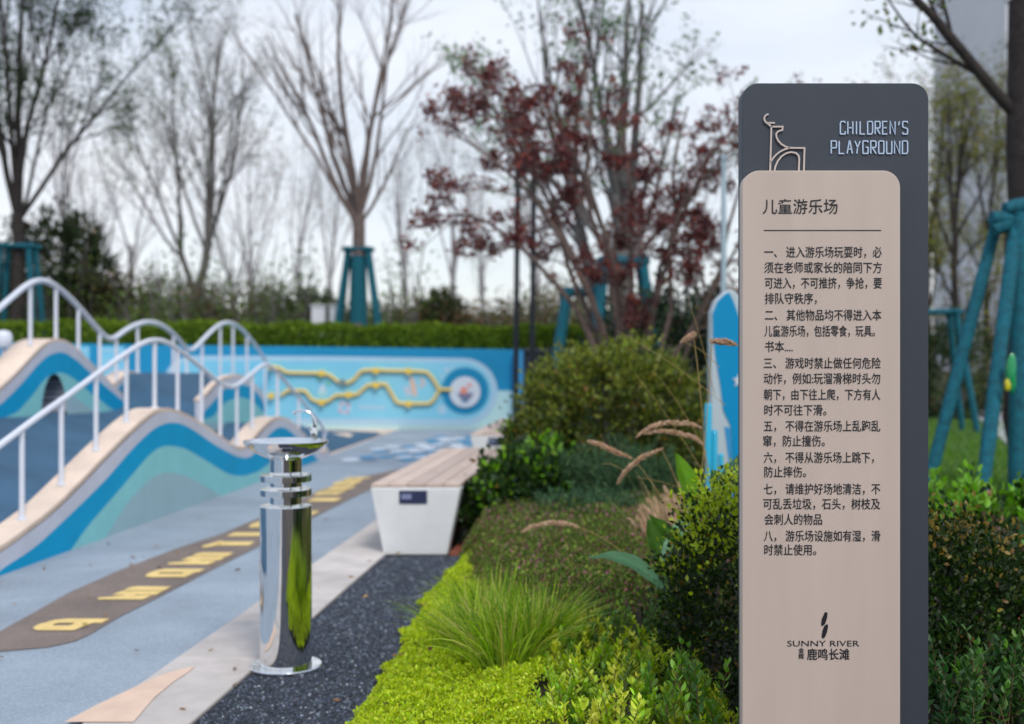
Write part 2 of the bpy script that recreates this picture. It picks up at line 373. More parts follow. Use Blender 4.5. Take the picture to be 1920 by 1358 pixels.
# ------------------------------------------------------------------ mound and wave walls
A1, A2, A3 = -3.584, -5.72, -4.60
def on(a, px, py):              # image point on the vertical plane X = a + .085 Y  ->  (Y, z)
    Y = a/((px-960)/F-.085); return Y, H-(py-HZ)/F*Y
def prof(a, pts): return np.array(sorted(on(a, x, y) for x, y in pts))
def spl(p, Y):
    # smooth (Catmull-Rom-ish) interpolation: linear, then box-smoothed
    Yf = np.linspace(p[0, 0], p[-1, 0], 400); zf = np.interp(Yf, p[:, 0], p[:, 1]); k = 17
    zp = np.pad(zf, k//2, mode='edge'); zs = np.convolve(zp, np.ones(k)/k, 'valid'); return np.interp(Y, Yf, zs)
w1_top = prof(A1, [(-60, 1068), (0, 1038), (52, 1000), (104, 960), (121, 943), (162, 901), (202, 859), (243, 818), (263, 799), (283, 783), (296, 774), (310, 770), (326, 773), (345, 779), (367, 790), (400, 812), (433, 835), (450, 845), (466, 842), (483, 819), (503, 797), (516, 788), (528, 785), (542, 790), (567, 812), (590, 838), (606, 852)])
w1_b1 = prof(A1, [(-60, 1120), (0, 1069), (65, 1028), (135, 962), (162, 936), (202, 896), (243, 847), (283, 807), (305, 795), (324, 791), (345, 796), (364, 807), (405, 836), (445, 857), (466, 860), (484, 845), (500, 820), (515, 805), (527, 800), (540, 805), (560, 823), (585, 850), (600, 866)])
w1_b2 = prof(A1, [(60, 1120), (130, 1037), (162, 989), (202, 944), (243, 896), (283, 849), (300, 838), (316, 835), (348, 841), (385, 863), (425, 888), (445, 893), (458, 893), (486, 884), (505, 868), (527, 858), (560, 872), (600, 890)])
w1_b3 = prof(A1, [(175, 1050), (202, 1000), (243, 936), (283, 897), (300, 888), (316, 886), (348, 892), (385, 912), (425, 935), (480, 945), (600, 930)])
cop_m = sand_m
lav_m = mat('lavender_white_render', rgb(204, 206, 218), .6, var=.12, scale=2.5, detail=9)
bl_m = mat('wave_blue', rgb(0, 160, 208), .6, var=.08, scale=3, spec=.25)
te_m = mat('wave_teal', rgb(140, 210, 212), .55, var=.07, scale=3)
gr_m = mat('wave_grey', rgb(160, 192, 200), .55, var=.07, scale=3)
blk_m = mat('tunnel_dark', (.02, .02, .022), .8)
def wave_wall(name, label, a, Y0, Y1, rows, base, thick, hole=None, n=150, group=None):
    """rows: functions of Y for top, lavender/blue, blue/teal, teal/grey; base: function"""
    Ys = np.linspace(Y0, Y1, n); X = a+.085*Ys
    zb = base(Ys)
    if hole is not None:
        c, hw, hh = hole; tt = np.clip(1-((Ys-c)/hw)**2, 0, None); zh = np.where(np.abs(Ys-c) < hw, hh*np.sqrt(tt), 0)
        zbot = zb+zh
    else: zbot = zb
    zs = [np.maximum(r(Ys), zbot) for r in rows]
    for i in range(1, len(zs)): zs[i] = np.minimum(zs[i], zs[i-1])
    zs.append(zbot)
    t = thing(name, label, 'wall', (float(X[n//2]), float(Ys[n//2]), float(zb[n//2])), group)
    V = []; Fc = []; mi = []
    for r, z in enumerate(zs):
        for i in range(n): V.append((X[i], Ys[i], z[i]))
    for r in range(len(zs)-1):
        for i in range(n-1):
            a0, a1, b0, b1 = r*n+i, r*n+i+1, (r+1)*n+i, (r+1)*n+i+1
            Fc.append((b0, b1, a1, a0)); mi.append(r)
    m0 = len(V)                                        # back face
    for i in range(n): V.append((X[i]-thick, Ys[i], zs[0][i])); 
    for i in range(n): V.append((X[i]-thick, Ys[i], zbot[i]))
    for i in range(n-1):
        Fc.append((m0+i, m0+i+1, m0+n+i+1, m0+n+i)); mi.append(0)
        Fc.append((m0+n+i, m0+n+i+1, (len(zs)-1)*n+i+1, (len(zs)-1)*n+i)); mi.append(0)
    for e in (0, n-1):                                 # end caps
        col = [r*n+e for r in range(len(zs))]+[m0+n+e, m0+e]; Fc.append(tuple(col)); mi.append(0)
    o = part('wall_panel', V, Fc, [lav_m, bl_m, te_m, gr_m][:max(1, len(zs)-1)]+([] if len(zs) > 4 else []), t, mi=mi)
    # sand coloured coping, 3 mm proud of the faces
    mb = MB(); X0 = X-.012; X1 = X-thick-.01; V2 = []
    T = np.gradient(zs[0], Ys); nn = np.stack([-T, np.ones(n)], 1); nn /= np.linalg.norm(nn, axis=1)[:, None]
    for i in range(n):
        up = .03
        V2 += [(X0[i], Ys[i], zs[0][i]-.004), (X1[i], Ys[i], zs[0][i]-.004), (X1[i], Ys[i]+nn[i, 0]*up, zs[0][i]+nn[i, 1]*up), (X0[i], Ys[i]+nn[i, 0]*up, zs[0][i]+nn[i, 1]*up)]
    F2 = []
    for i in range(n-1):
        for k in range(4): F2.append((4*i+k, 4*i+(k+1) % 4, 4*i+4+(k+1) % 4, 4*i+4+k))
    F2 += [(0, 1, 2, 3), tuple(4*(n-1)+k for k in (3, 2, 1, 0))]
    part('coping', V2, F2, cop_m, t)
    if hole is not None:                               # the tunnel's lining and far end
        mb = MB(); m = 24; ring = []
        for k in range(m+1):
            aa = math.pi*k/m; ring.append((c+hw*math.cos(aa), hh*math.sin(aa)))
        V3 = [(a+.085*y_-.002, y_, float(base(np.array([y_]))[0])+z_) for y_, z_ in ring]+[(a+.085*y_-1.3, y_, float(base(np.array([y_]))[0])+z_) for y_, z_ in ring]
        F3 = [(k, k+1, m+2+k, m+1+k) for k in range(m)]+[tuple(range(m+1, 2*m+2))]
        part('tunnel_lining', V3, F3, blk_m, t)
    return t
def f_of(p): return lambda Y: spl(p, Y)
w1 = wave_wall('wave_wall', 'long low wave wall with two humps and blue and teal bands beside the track', A1, 6.3, 14.9, [f_of(w1_top), f_of(w1_b1), f_of(w1_b2), f_of(w1_b3)], lambda Y: np.zeros_like(Y), .2, n=240)
k = 5.818
w2_top = prof(A2, [(-90, 772), (-40, 748), (0, 735), (34, 703), (60, 674), (82, 652), (96, 643), (110, 640), (126, 643), (146, 657), (172, 684), (198, 709), (223, 735), (236, 748)])
w2_b1 = prof(A2, [(-90, 790), (-40, 780), (0, 760), (34, 727), (69, 686), (89, 667), (110, 660), (124, 662), (146, 677), (168, 698), (189, 717), (229, 751), (238, 760)])
w2_b2 = prof(A2, [(-30, 800), (33, 773), (60, 743), (82, 713), (96, 702), (110, 699), (117, 699), (131, 705), (148, 717), (172, 739), (189, 751), (206, 765), (225, 775)])
w2_b3 = prof(A2, [(-30, 800), (60, 790), (96, 765), (117, 735), (131, 737), (150, 752), (178, 773), (225, 790)])
def base2(Y): return np.interp(Y, [8, 10.8, 12, 13.8], [.60, .635, .60, .54])
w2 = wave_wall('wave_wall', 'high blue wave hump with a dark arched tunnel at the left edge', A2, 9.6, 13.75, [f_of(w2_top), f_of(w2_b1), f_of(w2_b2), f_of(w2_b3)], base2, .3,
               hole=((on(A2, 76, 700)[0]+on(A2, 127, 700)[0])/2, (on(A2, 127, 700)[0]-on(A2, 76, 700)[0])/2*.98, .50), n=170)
def q(x, y): return (300+x/5.647, 640+y/5.647)
w3_top = prof(A3, [q(360, 800), q(385, 740), q(430, 650), q(500, 580), q(600, 465), q(680, 408), q(760, 380), q(830, 372), q(900, 390), q(1000, 460), q(1080, 545), q(1130, 640), q(1150, 760)])
w3_b1 = prof(A3, [q(360, 850), q(450, 760), q(530, 680), q(600, 600), q(680, 510), q(760, 470), q(850, 455), q(930, 470), q(1010, 530), q(1080, 610), q(1120, 720), q(1150, 790)])
w3_b2 = prof(A3, [q(360, 850), q(560, 800), q(620, 720), q(680, 655), q(760, 615), q(850, 592), q(940, 615), q(1020, 670), q(1090, 750), q(1150, 800)])
w3_b3 = prof(A3, [q(360, 860), q(1150, 860)])
def base3(Y): return np.interp(Y, [12.5, 14, 16], [.575, .545, .50])-.14
w3 = wave_wall('wave_wall', 'small single hump of blue and teal standing on the dark mound', A3, 13.15, 15.55, [f_of(w3_top), f_of(w3_b1), f_of(w3_b2), f_of(w3_b3)], base3, .07, n=90)
w4_top = prof(A2, [(222, 729), (235, 722), (250, 708), (262, 699), (275, 703), (300, 706), (350, 706), (420, 705)])
w4 = wave_wall('wave_wall', 'narrow sand topped strip of wall rising behind the tunnel hump', A2-.1, 13.3, 17.2, [f_of(w4_top), lambda Y: spl(w4_top, Y)-.05], lambda Y: np.full_like(Y, .5), .2, n=60)

# mound surface
ny, ntt = 90, 40
Ym = np.linspace(5.6, 19.0, ny); S = np.linspace(0, 1, ntt)
def zf(Y): return np.minimum(spl(w1_top, np.clip(Y, 6.3, 14.9))-.05, .17)*np.interp(Y, [5.6, 6.6, 14.2, 15.2], [.3, 1, 1, 0.0])
def zbk(Y): return np.interp(Y, [5.6, 8, 10.8, 12, 13.2, 13.7, 14.15, 15.5, 17.3, 18.3, 19.0], [.5, .68, .735, .70, .67, .68, 1.07, 1.045, 1.015, .5, .01])
YY, SS = np.meshgrid(Ym, S, indexing='ij'); ff = SS**1.05
ZZ = zf(YY)*(1-ff)+zbk(YY)*ff
XX = (A1-.1)+(A2-.12-(A1-.1))*SS+.085*YY
wv = np.clip((XX/YY+.262)/.022, 0, 1); wv = wv*wv*(3-2*wv); lim = np.clip(1.27-.0565*YY, 0, 2)*np.interp(YY, [0, 16.3, 17.6], [1, 1, .02])
ZZ = ZZ*(1-wv)+np.minimum(ZZ, lim)*wv
V = np.stack([XX, YY, ZZ+.006], -1).reshape(-1, 3); idx = np.arange(ny*ntt).reshape(ny, ntt)
Fc = np.stack([idx[:-1, :-1], idx[1:, :-1], idx[1:, 1:], idx[:-1, 1:]], -1).reshape(-1, 4).tolist()
b0 = len(V); back = idx[:, -1]; Vb = V[back].copy(); Vb[:, 0] -= 1.6; Vb[:, 2] = np.minimum(Vb[:, 2], .35)*0; V = np.concatenate([V, Vb])
for i in range(ny-1): Fc.append((int(back[i]), int(back[i+1]), b0+i+1, b0+i))
b1 = len(V); fr = idx[0, :]; Vc = V[fr].copy(); Vc[:, 1] -= 1.2; Vc[:, 2] = 0; V = np.concatenate([V, Vc])
for i in range(ntt-1): Fc.append((int(fr[i]), int(fr[i+1]), b1+i+1, b1+i))
part('mound', V, Fc, blue_r, smooth=True)['kind'] = 'structure'

# handrails
rail_m = mat('rail_white_paint', (.74, .77, .85), .28, var=.04, scale=3)
def handrail(label, a, pts, posts, rr, pr_, ztop, r_sides=10):
    p = prof(a, pts); Ys = np.linspace(p[0, 0], p[-1, 0], 160); z = spl(p, Ys); X = a+.085*Ys
    t = thing('handrail', label, 'handrail', (float(X[80]), float(Ys[80]), float(ztop(Ys[80:81])[0])))
    mb = MB(); mb.tube(np.stack([X, Ys, z], 1), rr, r_sides); smooth_angle(mb.build('top_rail', rail_m, t))
    for px in posts:
        Y = a/((px-960)/F-.085); zt = float(np.interp(Y, Ys, z)); zb = float(ztop(np.array([Y]))[0])
        mb = MB(); mb.tube([(a+.085*Y, Y, zb-.02), (a+.085*Y, Y, zt-rr*.4)], pr_, 10); o = smooth_angle(mb.build('post', rail_m, t))
        mb = MB(); mb.lathe([(0.0, .012), (pr_*1.9, .012), (pr_*1.9, 0), (0, 0)], (a+.085*Y, Y, zb+.0), 14)
        mb.build('foot_flange', rail_m, o)
    return t
handrail('white waving handrail along the near wave wall beside the track', A1-.11,
  [(-60, 880), (0, 835), (65, 786), (130, 740), (185, 699), (240, 660), (265, 644), (290, 636), (313, 641), (353, 669), (407, 714), (425, 725), (440, 727), (470, 703), (490, 685), (500, 682), (512, 690), (553, 736), (600, 793), (612, 815)],
  [-30, 41, 115, 180, 237, 290, 333, 378, 413, 444, 473, 520, 560, 608], .021, .017, lambda Y: spl(w1_top, Y)+.026)
def ztopA(Y):
    Y = np.asarray(Y, float); return np.where(Y < 13.6, spl(w2_top, np.clip(Y, 9.6, 13.75))+.026, zbk(Y))
handrail('white waving handrail on the high rear wave wall', A2-.13,
  [(-90, 660), (-40, 612), (0, 577), (37, 545), (55, 530), (75, 524), (93, 528), (110, 540), (130, 557), (150, 579), (180, 614), (200, 636), (210, 640), (225, 626), (240, 616), (262, 606), (280, 603), (300, 608), (320, 621), (338, 640), (350, 658), (358, 660), (375, 643), (395, 622), (410, 609), (425, 604), (440, 608), (455, 619), (470, 636), (484, 655), (498, 677), (508, 692)],
  [57, 105, 147, 187, 218, 258, 325, 350, 379, 413, 437, 463, 497], .03, .02, ztopA)
t = thing('bollard_light', 'white post with rounded head at the left edge by the tunnel hump', 'light', (*P(6, 720, 12.2)[:2], .9))
c = P(7, 700, 12.2); mb = MB(); mb.tube([(c[0], 12.2, .7), (c[0], 12.2, 1.36)], .022, 12); smooth_angle(mb.build('post', rail_m, t))
mb = MB(); mb.lathe([(0, 0), (.07, .005), (.085, .03), (.085, .13), (.06, .175), (0, .19)], (c[0], 12.2, 1.36), 24); smooth_angle(mb.build('head', rail_m, t), 50)

# ------------------------------------------------------------------ mural wall
YW = 20.3
mw = thing('mural_wall', 'long blue mural wall with painted panel below the clipped hedge', 'wall', (-6, YW, 0))
wb_m = mat('mural_blue', rgb(0, 142, 190), .65, var=.1, scale=.6)
lb_m = mat('mural_light_blue', rgb(112, 196, 228), .55, var=.12, scale=.4, col2=rgb(140, 210, 234))
pb_m = mat('mural_pale_border', rgb(172, 208, 230), .55, var=.05)
mint_m = mat('mural_mint', rgb(188, 224, 226), .55, var=.06)
V = [(-15, YW, 0), (P(980, 700, YW)[0], YW, 0), (P(980, 700, YW)[0], YW, P(0, 656, YW)[2]), (-15, YW, P(0, 634, YW)[2])]
mb = MB(); mb.hull(V, [(x, YW+.25, z) for x, y, z in V]); bevel(mb.build('wall_body', wb_m, mw), .01, 1)
def flat(name, pxpts, off, m, parent=mw, thick=.003, label=None):
    V = [P(x, y, YW) for x, y in pxpts]; A = [(x, YW-off, z) for x, _, z in V]; B = [(x, YW-off+thick, z) for x, _, z in V]
    n = len(A); ar = sum(A[i][0]*A[(i+1) % n][2]-A[(i+1) % n][0]*A[i][2] for i in range(n))
    if ar < 0: A, B = A[::-1], B[::-1]
    return part(name, A+B, [tuple(range(n)), tuple(range(n, 2*n))[::-1]]+[(i+n, (i+1) % n+n, (i+1) % n, i) for i in range(n)], m, parent, label=label)
def arc(cx, cy, r, a0, a1, n=24): return [(cx+r*math.cos(R(a0+(a1-a0)*i/n)), cy-r*math.sin(R(a0+(a1-a0)*i/n))) for i in range(n+1)]
flat('mint_band', [(-800, 786), (878, 786), (925, 733), (979, 733), (979, 806), (-800, 806)], .004, mint_m)
flat('panel_border', [(360, 667)]+[(600, 668)]+arc(870, 735, 63, 90, -90)+[(300, 794), (300, 740)]+arc(360, 722, 54, 180, 95, 10), .008, pb_m)
flat('panel_field', [(362, 676)]+[(600, 677)]+arc(868, 733, 53, 90, -80)+[(306, 784), (306, 740)]+arc(362, 724, 48, 180, 95, 10), .012, lb_m)
for (x0, x1) in ((149, 168), (190, 234)):
    f = flat('window_picture', [(x0, 650), (x1, 650), (x1, 735), (x0, 735)], .008, lb_m)
    for r in range(4): flat('white_line', [(x0+2, 656+r*18), (x1-2, 656+r*18), (x1-2, 659+r*18), (x0+2, 659+r*18)], .012, pb_m, f)
ring_m = mat('mural_ring', rgb(0, 138, 184), .5); wd_m = mat('mural_disc', rgb(214, 222, 232), .5)
flat('blue_ring', arc(872, 733, 44, 0, 352, 44), .02, ring_m); d = flat('white_disc', arc(872, 735, 29, 0, 352, 36), .05, wd_m)
flat('boat_hull', [(858, 737), (888, 737), (884, 745), (877, 750), (868, 750), (862, 745)], .06, mat('mural_purple', rgb(120, 122, 150), .6), d)
red_m = mat('mural_coral', rgb(236, 150, 130), .6)
flat('coral_figure', arc(870, 732, 7, 0, 340, 12), .065, red_m, d); flat('coral_figure', arc(881, 722, 3.5, 0, 340, 10), .065, red_m, d)
flat('blue_wave', [(864, 751), (880, 751), (876, 754), (868, 754)], .06, ring_m, d)
# raised yellow track
ytr = mat('mural_yellow', rgb(238, 206, 118), .5, var=.05); yk = mat('mural_yellow_knob', rgb(248, 206, 74), .45)
def track(pts, wd=.055, off=.05):
    V3 = [np.array(P(x, y, YW))*[1, 0, 1]+[0, YW-off, 0] for x, y in pts]
    # round the corners
    sm = [V3[0]]
    for i in range(1, len(V3)-1):
        for u in (.2, .1): sm.append(V3[i]*(1-u)+V3[i-1]*u) if np.linalg.norm(V3[i]-V3[i-1]) > 0 else None
        for u in (.1, .2): sm.append(V3[i]*(1-u)+V3[i+1]*u)
    sm.append(V3[-1]); mb = MB(); mb.tube(sm, wd*.55, 8); return smooth_angle(mb.build('marble_track', ytr, mw), 60)
track([(510, 688), (525, 690), (538, 699), (605, 700), (620, 704), (636, 717), (654, 718), (664, 712), (678, 696), (690, 694), (800, 697), (812, 710), (824, 730), (848, 731)])
track([(528, 742), (540, 732), (574, 733), (584, 748), (598, 754), (616, 752), (630, 741), (670, 740), (690, 722), (724, 720), (733, 735), (744, 754), (755, 757), (806, 757), (815, 748), (824, 731)])
for x, y in [(510, 689), (510, 742), (605, 700), (605, 754), (655, 740), (706, 722), (706, 695), (767, 696), (767, 757)]:
    c = P(x, y, YW); mb = MB(); mb.lathe([(0, -.06), (.055, -.06), (.05, -.02), (.05, .04), (0, .04)], (0, 0, 0), 16)
    V = [(c[0]+a, YW-.05+zz, c[2]+b) for a, b, zz in mb.v]; part('track_knob', V, mb.f, yk, mw)
gn = mat('mural_green', rgb(120, 196, 180), .6)
for cx, cy, r in [(597, 709), (616, 719)] and [(597, 709, 5), (616, 719, 5)]: flat('green_dot', arc(cx, cy, r, 0, 340, 14), .016, gn)
flat('grey_fish', [(636, 715), (642, 710), (650, 714), (650, 722), (642, 722)], .09, mat('mural_grey', rgb(130, 140, 140), .6))
lr = flat('life_ring', arc(646, 765, 12, 0, 345, 24), .016, mat('mural_ring_white', rgb(196, 212, 230), .6)); 
for a in (20, 110, 200, 290): flat('ring_stripe', arc(646, 765, 12.3, a, a+35, 6)+arc(646, 765, 6, a+35, a, 6), .02, mat('mural_pink', rgb(206, 170, 190), .6), lr)
flat('ring_hole', arc(646, 765, 5.5, 0, 345, 16), .02, lb_m, lr)
pk = mat('mural_peach', rgb(205, 200, 212), .6); og = mat('mural_orange', rgb(226, 188, 170), .6)
flat('coral_picture', arc(789, 718, 8, -120, 120, 14)+arc(789, 718, 4, 120, -120, 10), .016, og)
flat('coral_picture', [(768, 706), (774, 708), (780, 722), (782, 742), (776, 744), (770, 730)], .016, og)
flat('coral_picture', [(756, 724), (766, 728), (772, 742), (764, 742)], .016, pk)
flat('caption_strip', [(672, 760), (722, 761), (722, 768), (672, 767)], .016, pb_m)
flat('boat_picture', [(595, 735), (615, 735), (612, 741), (598, 741)], .016, mint_m); flat('boat_picture', [(604, 720), (612, 733), (598, 733)], .016, wd_m)
for cx, cy, r in [(838, 694, 6), (828, 706, 4), (848, 688, 3.5), (828, 768, 9)]: flat('bubble', arc(cx, cy, r, 0, 340, 14), .016, pb_m)
strip = MB(); x0, x1 = P(964, 0, YW)[0], P(981, 0, YW)[0]
strip.box(x0, x1, YW-.2, YW-.004, 0, 1.36); strip.build('end_post', mat('mural_end_blue', rgb(60, 150, 205), .5), mw)
dg = thing('grey_wall', 'dark grey low wall continuing right of the mural wall', 'wall', (P(1040, 0, YW)[0], YW, 0))
mb = MB(); mb.box(x1+.01, 3.0, YW+.05, YW+.3, 0, 1.34); mb.build('wall_body', mat('grey_wall_paint', rgb(62, 68, 78), .7, var=.1), dg)
mb = MB(); mb.box(x1+.01, 3.0, YW+.0, YW+.35, 1.342, 1.40); mb.build('coping', mat('grey_coping', rgb(74, 80, 90), .7), dg)

# clipped hedge along the wall top
rg = np.random.default_rng(31); n = 70000
hx = rg.uniform(-15, 2.6, n); face = rg.random(n)
hz0 = 1.36; htop = np.interp(hx, [-9, .3, 3], [1.80, 1.71, 1.69]); hy = np.where(face < .45, YW+.30+rg.normal(0, .03, n), YW+.3+rg.random(n)*.7)
hz = np.where(face < .45, hz0+rg.random(n)*(htop-hz0), htop+rg.normal(0, .03, n)+.03*np.sin(hx*3.1)+.02*np.sin(hx*7.7))
pos = np.stack([hx, hy, hz], 1); axd = np.stack([rg.normal(0, .5, n), -np.abs(rg.normal(.3, .5, n)), np.abs(rg.normal(.7, .4, n))], 1)
hd = thing('clipped_hedge', 'long low clipped bright green hedge on top of the mural wall', 'hedge', (-6, YW+.6, hz0))
leafobj('foliage', pos, axd, rg.uniform(.05, .09, n), [(rgb(122, 148, 46), 4), (rgb(98, 126, 40), 3), (rgb(150, 172, 66), 2), (rgb(66, 90, 32), 1.5)], hd, LMM, rng=rg, aspect=.5)
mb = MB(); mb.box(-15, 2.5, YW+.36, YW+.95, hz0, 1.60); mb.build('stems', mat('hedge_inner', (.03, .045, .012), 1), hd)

# ------------------------------------------------------------------ drinking fountain
chrome = mat('polished_steel', (.78, .79, .80), .045, 1.0)
_t = chrome.node_tree; _b = _t.nodes['Principled BSDF']; _n = _t.nodes.new('ShaderNodeTexNoise'); _n.inputs['Scale'].default_value = 9; _n.inputs['Detail'].default_value = 7
_m = _t.nodes.new('ShaderNodeMapRange'); _m.inputs[1].default_value = .45; _m.inputs[2].default_value = .75; _m.inputs[3].default_value = .03; _m.inputs[4].default_value = .16
_c = _t.nodes.new('ShaderNodeTexCoord'); _t.links.new(_c.outputs['Object'], _n.inputs[0]); _t.links.new(_n.outputs[0], _m.inputs[0]); _t.links.new(_m.outputs[0], _b.inputs['Roughness'])
_n2 = _t.nodes.new('ShaderNodeTexNoise'); _n2.inputs['Scale'].default_value = 6; _bp = _t.nodes.new('ShaderNodeBump'); _bp.inputs['Strength'].default_value = .12; _bp.inputs['Distance'].default_value = .01
_t.links.new(_c.outputs['Object'], _n2.inputs[0]); _t.links.new(_n2.outputs[0], _bp.inputs['Height']); _t.links.new(_bp.outputs[0], _b.inputs['Normal'])
fx, fy = G(536, 1252)
ft = thing('drinking_fountain', 'polished steel drinking fountain standing on the gravel beside the curb', 'drinking fountain', (fx, fy, 0))
def fl(name, prof_, parent=ft, ang=30, m=chrome, sides=64):
    mb = MB(); mb.lathe(prof_, (fx, fy, 0), sides); return smooth_angle(mb.build(name, m, parent), ang)
fl('base_flange', [(0, .003), (.149, .003), (.149, .012), (.146, .016), (.108, .016)])
fl('column', [(.1065, .0155), (.1065, .671), (.1045, .6735), (.060, .6735)])
fl('neck', [(.0655, .6740), (.0655, .862), (.0665, .866), (.080, .872), (.080, .8745), (.06, .8745)])
for z0 in (.715, .7735):
    fl('ring', [(.0660, z0), (.105, z0), (.1065, z0+.002), (.1065, z0+.026), (.105, z0+.028), (.0660, z0+.028)])
fl('basin', [(.066, .872), (.09, .874), (.13, .896), (.162, .921), (.1735, .934), (.175, .940), (.172, .943), (.163, .9425), (.150, .934), (.12, .925), (.06, .918), (.0, .916)], ang=50)
fl('drain', [(.0, .9185), (.016, .9185), (.018, .9168)], m=mat('drain_dark', (.05, .05, .05), .4, 1))
sx, sy = fx+.117, fy+.01
mb = MB(); mb.lathe([(0, .930), (.018, .930), (.018, .940), (.0125, .945), (.0125, .985), (.010, .995), (.0, .997)], (sx, sy, 0), 24)
sp = smooth_angle(mb.build('spout_body', chrome, ft), 35)
pts = [(sx, sy, .98), (sx+.002, sy, 1.005), (sx-.002, sy, 1.03), (sx-.013, sy, 1.05), (sx-.032, sy, 1.062), (sx-.055, sy, 1.066), (sx-.075, sy, 1.061), (sx-.088, sy, 1.052)]
mb = MB(); mb.tube(pts, [.0085, .0085, .0078, .007, .0065, .006, .0065, .009], 14); smooth_angle(mb.build('spout', chrome, sp), 60)
mb = MB(); mb.tube([(sx-.012, sy-.004, .972), (sx-.02, sy-.012, 1.0)], [.006, .004], 10); smooth_angle(mb.build('lever', chrome, sp), 50)
mb = MB(); mb.lathe([(0, .013), (.011, .013), (.013, .010), (.013, 0)], (0, 0, 0), 16)
part('push_button', [(sx+a, sy-.0115-zz, .962+b) for a, b, zz in mb.v], mb.f, chrome, sp)

# ------------------------------------------------------------------ benches
wood_m = mat('bench_wood', rgb(214, 192, 178), .6, col2=rgb(196, 172, 158), scale=7, bump=.2, bscale=60, piece=.2)
bw_m = mat('bench_white', (.76, .77, .77), .5, var=.10, scale=3.5, detail=10, bump=.05, bscale=150)
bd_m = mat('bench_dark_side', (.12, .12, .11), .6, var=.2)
navy = mat('plate_navy', rgb(44, 50, 84), .4); plg = mat('plate_print', rgb(128, 136, 170), .5)
def bench(label, Y0, Lg, wid=.585, xc=None):
    x0 = xc; t = thing('bench', label, 'bench', (x0, Y0, 0), 'white benches with wooden slats')
    def pt(u, v, z): return (x0+AX*v*1.15+u, Y0+v, z)
    hw = wid/2; Hh = .448; bo = .205
    def endblock(v0, v1):
        mb = MB(); ring = lambda v: [pt(-bo, v, .0), pt(bo, v, 0), pt(hw, v, Hh-.012), pt(-hw, v, Hh-.012)]
        mb.hull(ring(v0), ring(v1)); return bevel(mb.build('end_block', bw_m, t), .008, 2)
    e = endblock(0, .12); endblock(Lg-.12, Lg)
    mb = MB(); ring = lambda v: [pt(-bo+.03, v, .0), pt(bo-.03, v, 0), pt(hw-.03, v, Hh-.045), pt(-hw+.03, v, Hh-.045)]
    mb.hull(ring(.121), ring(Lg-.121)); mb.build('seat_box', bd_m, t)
    ns = 5; g = .008; sw = (wid-.012-(ns-1)*g)/ns
    for i in range(ns):
        u0 = -hw+.006+i*(sw+g); u1 = u0+sw
        mb = MB(); mb.hull([pt(u0, .004, Hh-.010), pt(u1, .004, Hh-.010), pt(u1, Lg-.10, Hh-.010), pt(u0, Lg-.10, Hh-.010)], [pt(u0, .004, Hh+.012), pt(u1, .004, Hh+.012), pt(u1, Lg-.10, Hh+.012), pt(u0, Lg-.10, Hh+.012)])
        bevel(mb.build('seat_slat', wood_m, t), .003, 1)
    cx, cz = -.085+.07, .375
    mb = MB(); mb.box(x0+cx-.09, x0+cx+.09, Y0-.008, Y0-.001, cz-.042, cz+.042); p = bevel(mb.build('name_plate', navy, t), .002, 1)
    mb = MB(); mb.box(x0+cx-.075, x0+cx-.01, Y0-.0095, Y0-.0081, cz-.012, cz+.02); mb.build('plate_print', plg, p)
    return t
Yb = 2200/290
b1x = (779-960)/F*Yb
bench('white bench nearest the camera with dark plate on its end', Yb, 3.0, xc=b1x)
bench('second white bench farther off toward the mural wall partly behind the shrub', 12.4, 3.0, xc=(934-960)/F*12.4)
# thin timber edging by the bench foot
ed = sheet('timber_edging', [(b1x+.22, Yb-.02), (b1x+.28, Yb-.02), (b1x+.66, Yb+3.2), (b1x+.60, Yb+3.2)], .02, mat('rust_edging', rgb(150, 84, 66), .8, var=.2), thick=.02)

